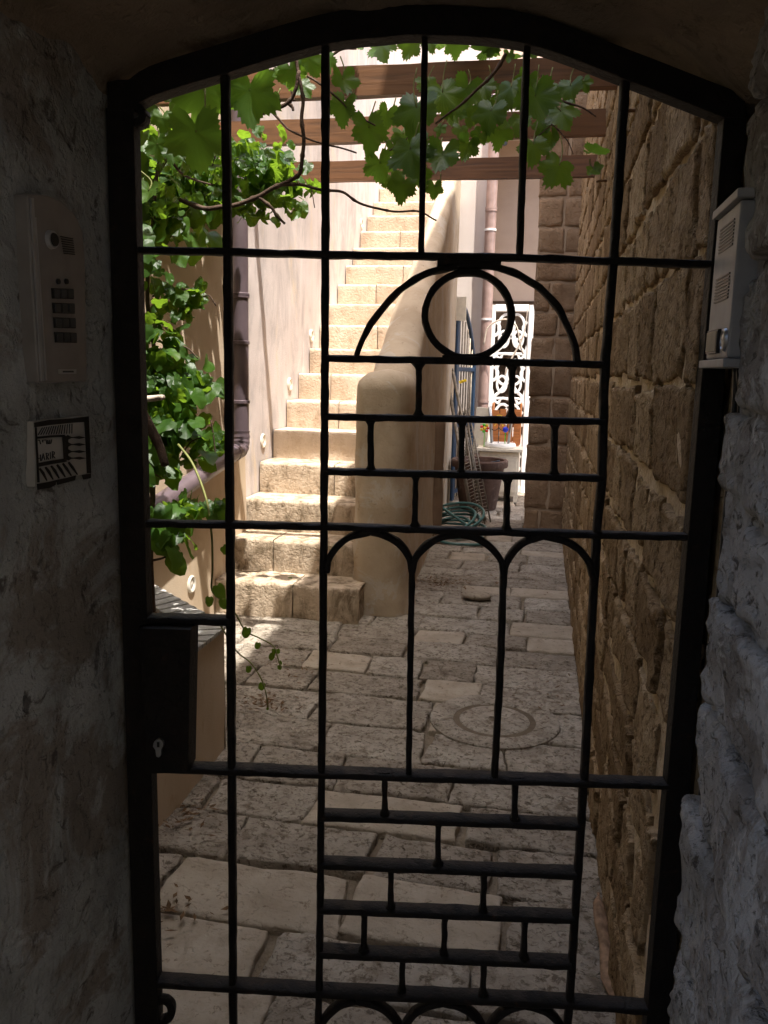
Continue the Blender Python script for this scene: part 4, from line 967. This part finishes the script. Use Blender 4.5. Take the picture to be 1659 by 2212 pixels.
# ---- climbing plant at the left
cv = thing('climbing_plant', 'climbing plant with heart shaped leaves rising from the corner planter', 'climber')
rr = random.Random(44)
blobs = [  # centre px, depth, radii (m), leaves, size
    ((345, 300), 2.9, (.16, .25, .18), 60, .042), ((395, 372), 4.25, (.20, .45, .17), 150, .058), ((455, 400), 4.5, (.20, .34, .14), 95, .055), ((425, 430), 4.5, (.10, .30, .10), 26, .052), ((350, 420), 3.9, (.14, .4, .15), 50, .055), ((330, 470), 2.8, (.10, .2, .12), 34, .045), ((385, 490), 3.0, (.09, .18, .09), 30, .048),
    ((560, 375), 4.3, (.21, .28, .18), 160, .046), ((605, 400), 4.3, (.16, .2, .09), 60, .046), ((525, 440), 4.3, (.17, .2, .09), 50, .046), ((520, 345), 4.2, (.12, .2, .09), 40, .045),
    ((322, 560), 2.7, (.05, .12, .1), 16, .042), ((370, 635), 2.9, (.08, .12, .07), 20, .042), ((420, 632), 2.95, (.03, .06, .03), 6, .04), ((385, 665), 2.9, (.05, .1, .06), 12, .042), ((322, 700), 2.75, (.06, .14, .1), 22, .042),
    ((345, 770), 2.8, (.10, .2, .11), 60, .044), ((385, 820), 2.9, (.09, .2, .09), 50, .044), ((445, 830), 3.0, (.05, .08, .03), 10, .044), ((355, 890), 2.8, (.12, .2, .10), 70, .044), ((400, 940), 2.85, (.11, .2, .08), 55, .044), ((440, 968), 2.9, (.07, .12, .05), 14, .044), ((340, 1000), 2.75, (.08, .15, .09), 30, .044), ((385, 1095), 2.7, (.07, .12, .03), 22, .04), ((470, 1095), 2.65, (.04, .06, .035), 12, .036), ((350, 1140), 2.65, (.06, .1, .08), 30, .042), ((370, 1180), 2.6, (.05, .08, .04), 14, .042), ((325, 860), 2.7, (.04, .1, .2), 26, .042)]
spots = []
for (px_, py_), dd, rad_, n_, sz in blobs:
    c = onY(px_, py_, dd)
    for _ in range(n_):
        v = Vector((rr.gauss(0, .55), rr.gauss(0, .55), rr.gauss(0, .55)))
        if v.length > 1.25: v *= 1.25/v.length
        p = c+Vector((v.x*rad_[0], v.y*rad_[1], v.z*rad_[2]))
        if p.x < LX1+.03: p.x = LX1+.03
        spots.append((p, sz*rr.choice((.55, .7, .85, 1.0, 1.1, 1.25))))
spots.sort(key=lambda t: -t[1]/((t[0]-CAM).length)); rest = MB()
for i, (p, sz) in enumerate(spots):
    nrm = Vector((rr.gauss(.35, .7), rr.gauss(-.45, .7), rr.gauss(.6, .6))); tip = Vector((rr.gauss(.1, .5), rr.gauss(-.2, .5), -1))
    if i < 290: place(IL[i % 4], p, nrm, tip, sz, cv)
    else: addleaf(rest, IL[i % 4], p, nrm, tip, sz)
o = rest.build('foliage', 'ivy', cv); o['kind'] = 'stuff'
def ivystem(pts, r_, mat='cane', name='stem'):
    P = smoothline([onY(x, y, d_) for x, y, d_ in pts], 6); k = len(P)
    return MB().tube(P, [r_[0]+(r_[1]-r_[0])*i/(k-1) for i in range(k)], 6).build(name, mat, cv, True)
ivystem([(330, 1320, 2.7), (325, 1200, 2.7), (330, 1050, 2.75), (322, 900, 2.75), (335, 780, 2.8), (318, 640, 2.75), (330, 480, 2.8), (350, 330, 2.9), (400, 380, 3.2), (480, 400, 4.3), (560, 380, 4.4)], (.012, .003))
ivystem([(308, 895, 2.4), (330, 935, 2.4), (345, 965, 2.4), (357, 1005, 2.38)], (.018, .013), 'cane', 'old_stem')
ivystem([(314, 862, 2.5), (335, 860, 2.5), (352, 858, 2.48)], (.011, .009), 'twig', 'cut_stub')
for _k in range(26):
    a_ = rr.choice(spots)[0]
    c_ = a_+Vector((rr.uniform(-.12, .05), rr.uniform(-.05, .1), rr.uniform(-.16, .02)))
    MB().tube(smoothline([c_, c_.lerp(a_, .5)+Vector((0, 0, .02)), a_], 4), .0028, 5).build('twig', 'cane', cv, True)
ivystem([(380, 745, 2.85), (405, 752, 2.85), (428, 775, 2.85)], (.004, .003)); ivystem([(330, 640, 2.8), (360, 630, 2.85), (400, 625, 2.9), (432, 635, 2.95)], (.004, .003)); ivystem([(322, 1212, 2.6), (350, 1206, 2.6), (372, 1195, 2.6)], (.005, .003))
ivystem([(330, 395, 2.9), (372, 325, 2.9), (388, 295, 2.9)], (.006, .004), 'stem'); ivystem([(295, 400, 2.8), (310, 372, 2.8), (322, 345, 2.8)], (.006, .004), 'stem')
ivystem([(385, 960, 2.7), (415, 1000, 2.66), (440, 1060, 2.62), (452, 1110, 2.6), (458, 1170, 2.6), (459, 1230, 2.6), (458, 1275, 2.6), (482, 1300, 2.6), (508, 1325, 2.6), (530, 1362, 2.6), (560, 1378, 2.58), (590, 1395, 2.56), (600, 1420, 2.55), (606, 1442, 2.55)], (.0045, .0018), 'stem', 'runner')
ivystem([(470, 1340, 2.62), (510, 1405, 2.6), (540, 1430, 2.58), (562, 1462, 2.56), (574, 1495, 2.55), (579, 1528, 2.55)], (.0030, .0018), 'stem', 'runner')
for x, y, s_, tx in ((472, 1272, 42, .6), (452, 1295, 28, -.2), (482, 1300, 30, .2), (533, 1362, 30, -.3), (557, 1392, 20, -.3), (592, 1405, 16, .1), (588, 1416, 20, -.2), (604, 1440, 14, .1), (600, 1405, 14, .4), (537, 1443, 20, -.1), (566, 1480, 22, -.2), (578, 1530, 8, 0), (485, 1185, 30, .9), (461, 1120, 34, .4), (478, 1110, 30, .5), (440, 1105, 26, -.3), (605, 1430, 12, .5)):
    p = onY(x, y, 2.58); place(IL[0 if s_ > 25 else 1], p, (CAM-p).normalized()+Vector((rr.uniform(-.4, .4), 0, rr.uniform(-.3, .3))), Vector((tx, 0, -1)), s_*.56*2.5/PF, cv)
# fallen leaf on the second step
p = onZ(1250*.7535*.6636, (1700+240*.7535)*.6636, .217); o = place(IL[3], p, (0, 0, 1), (1, 0, 0), .02, None, 'fallen_leaf'); tag(o, 'single fallen green leaf on the sunlit bottom step', 'leaf')
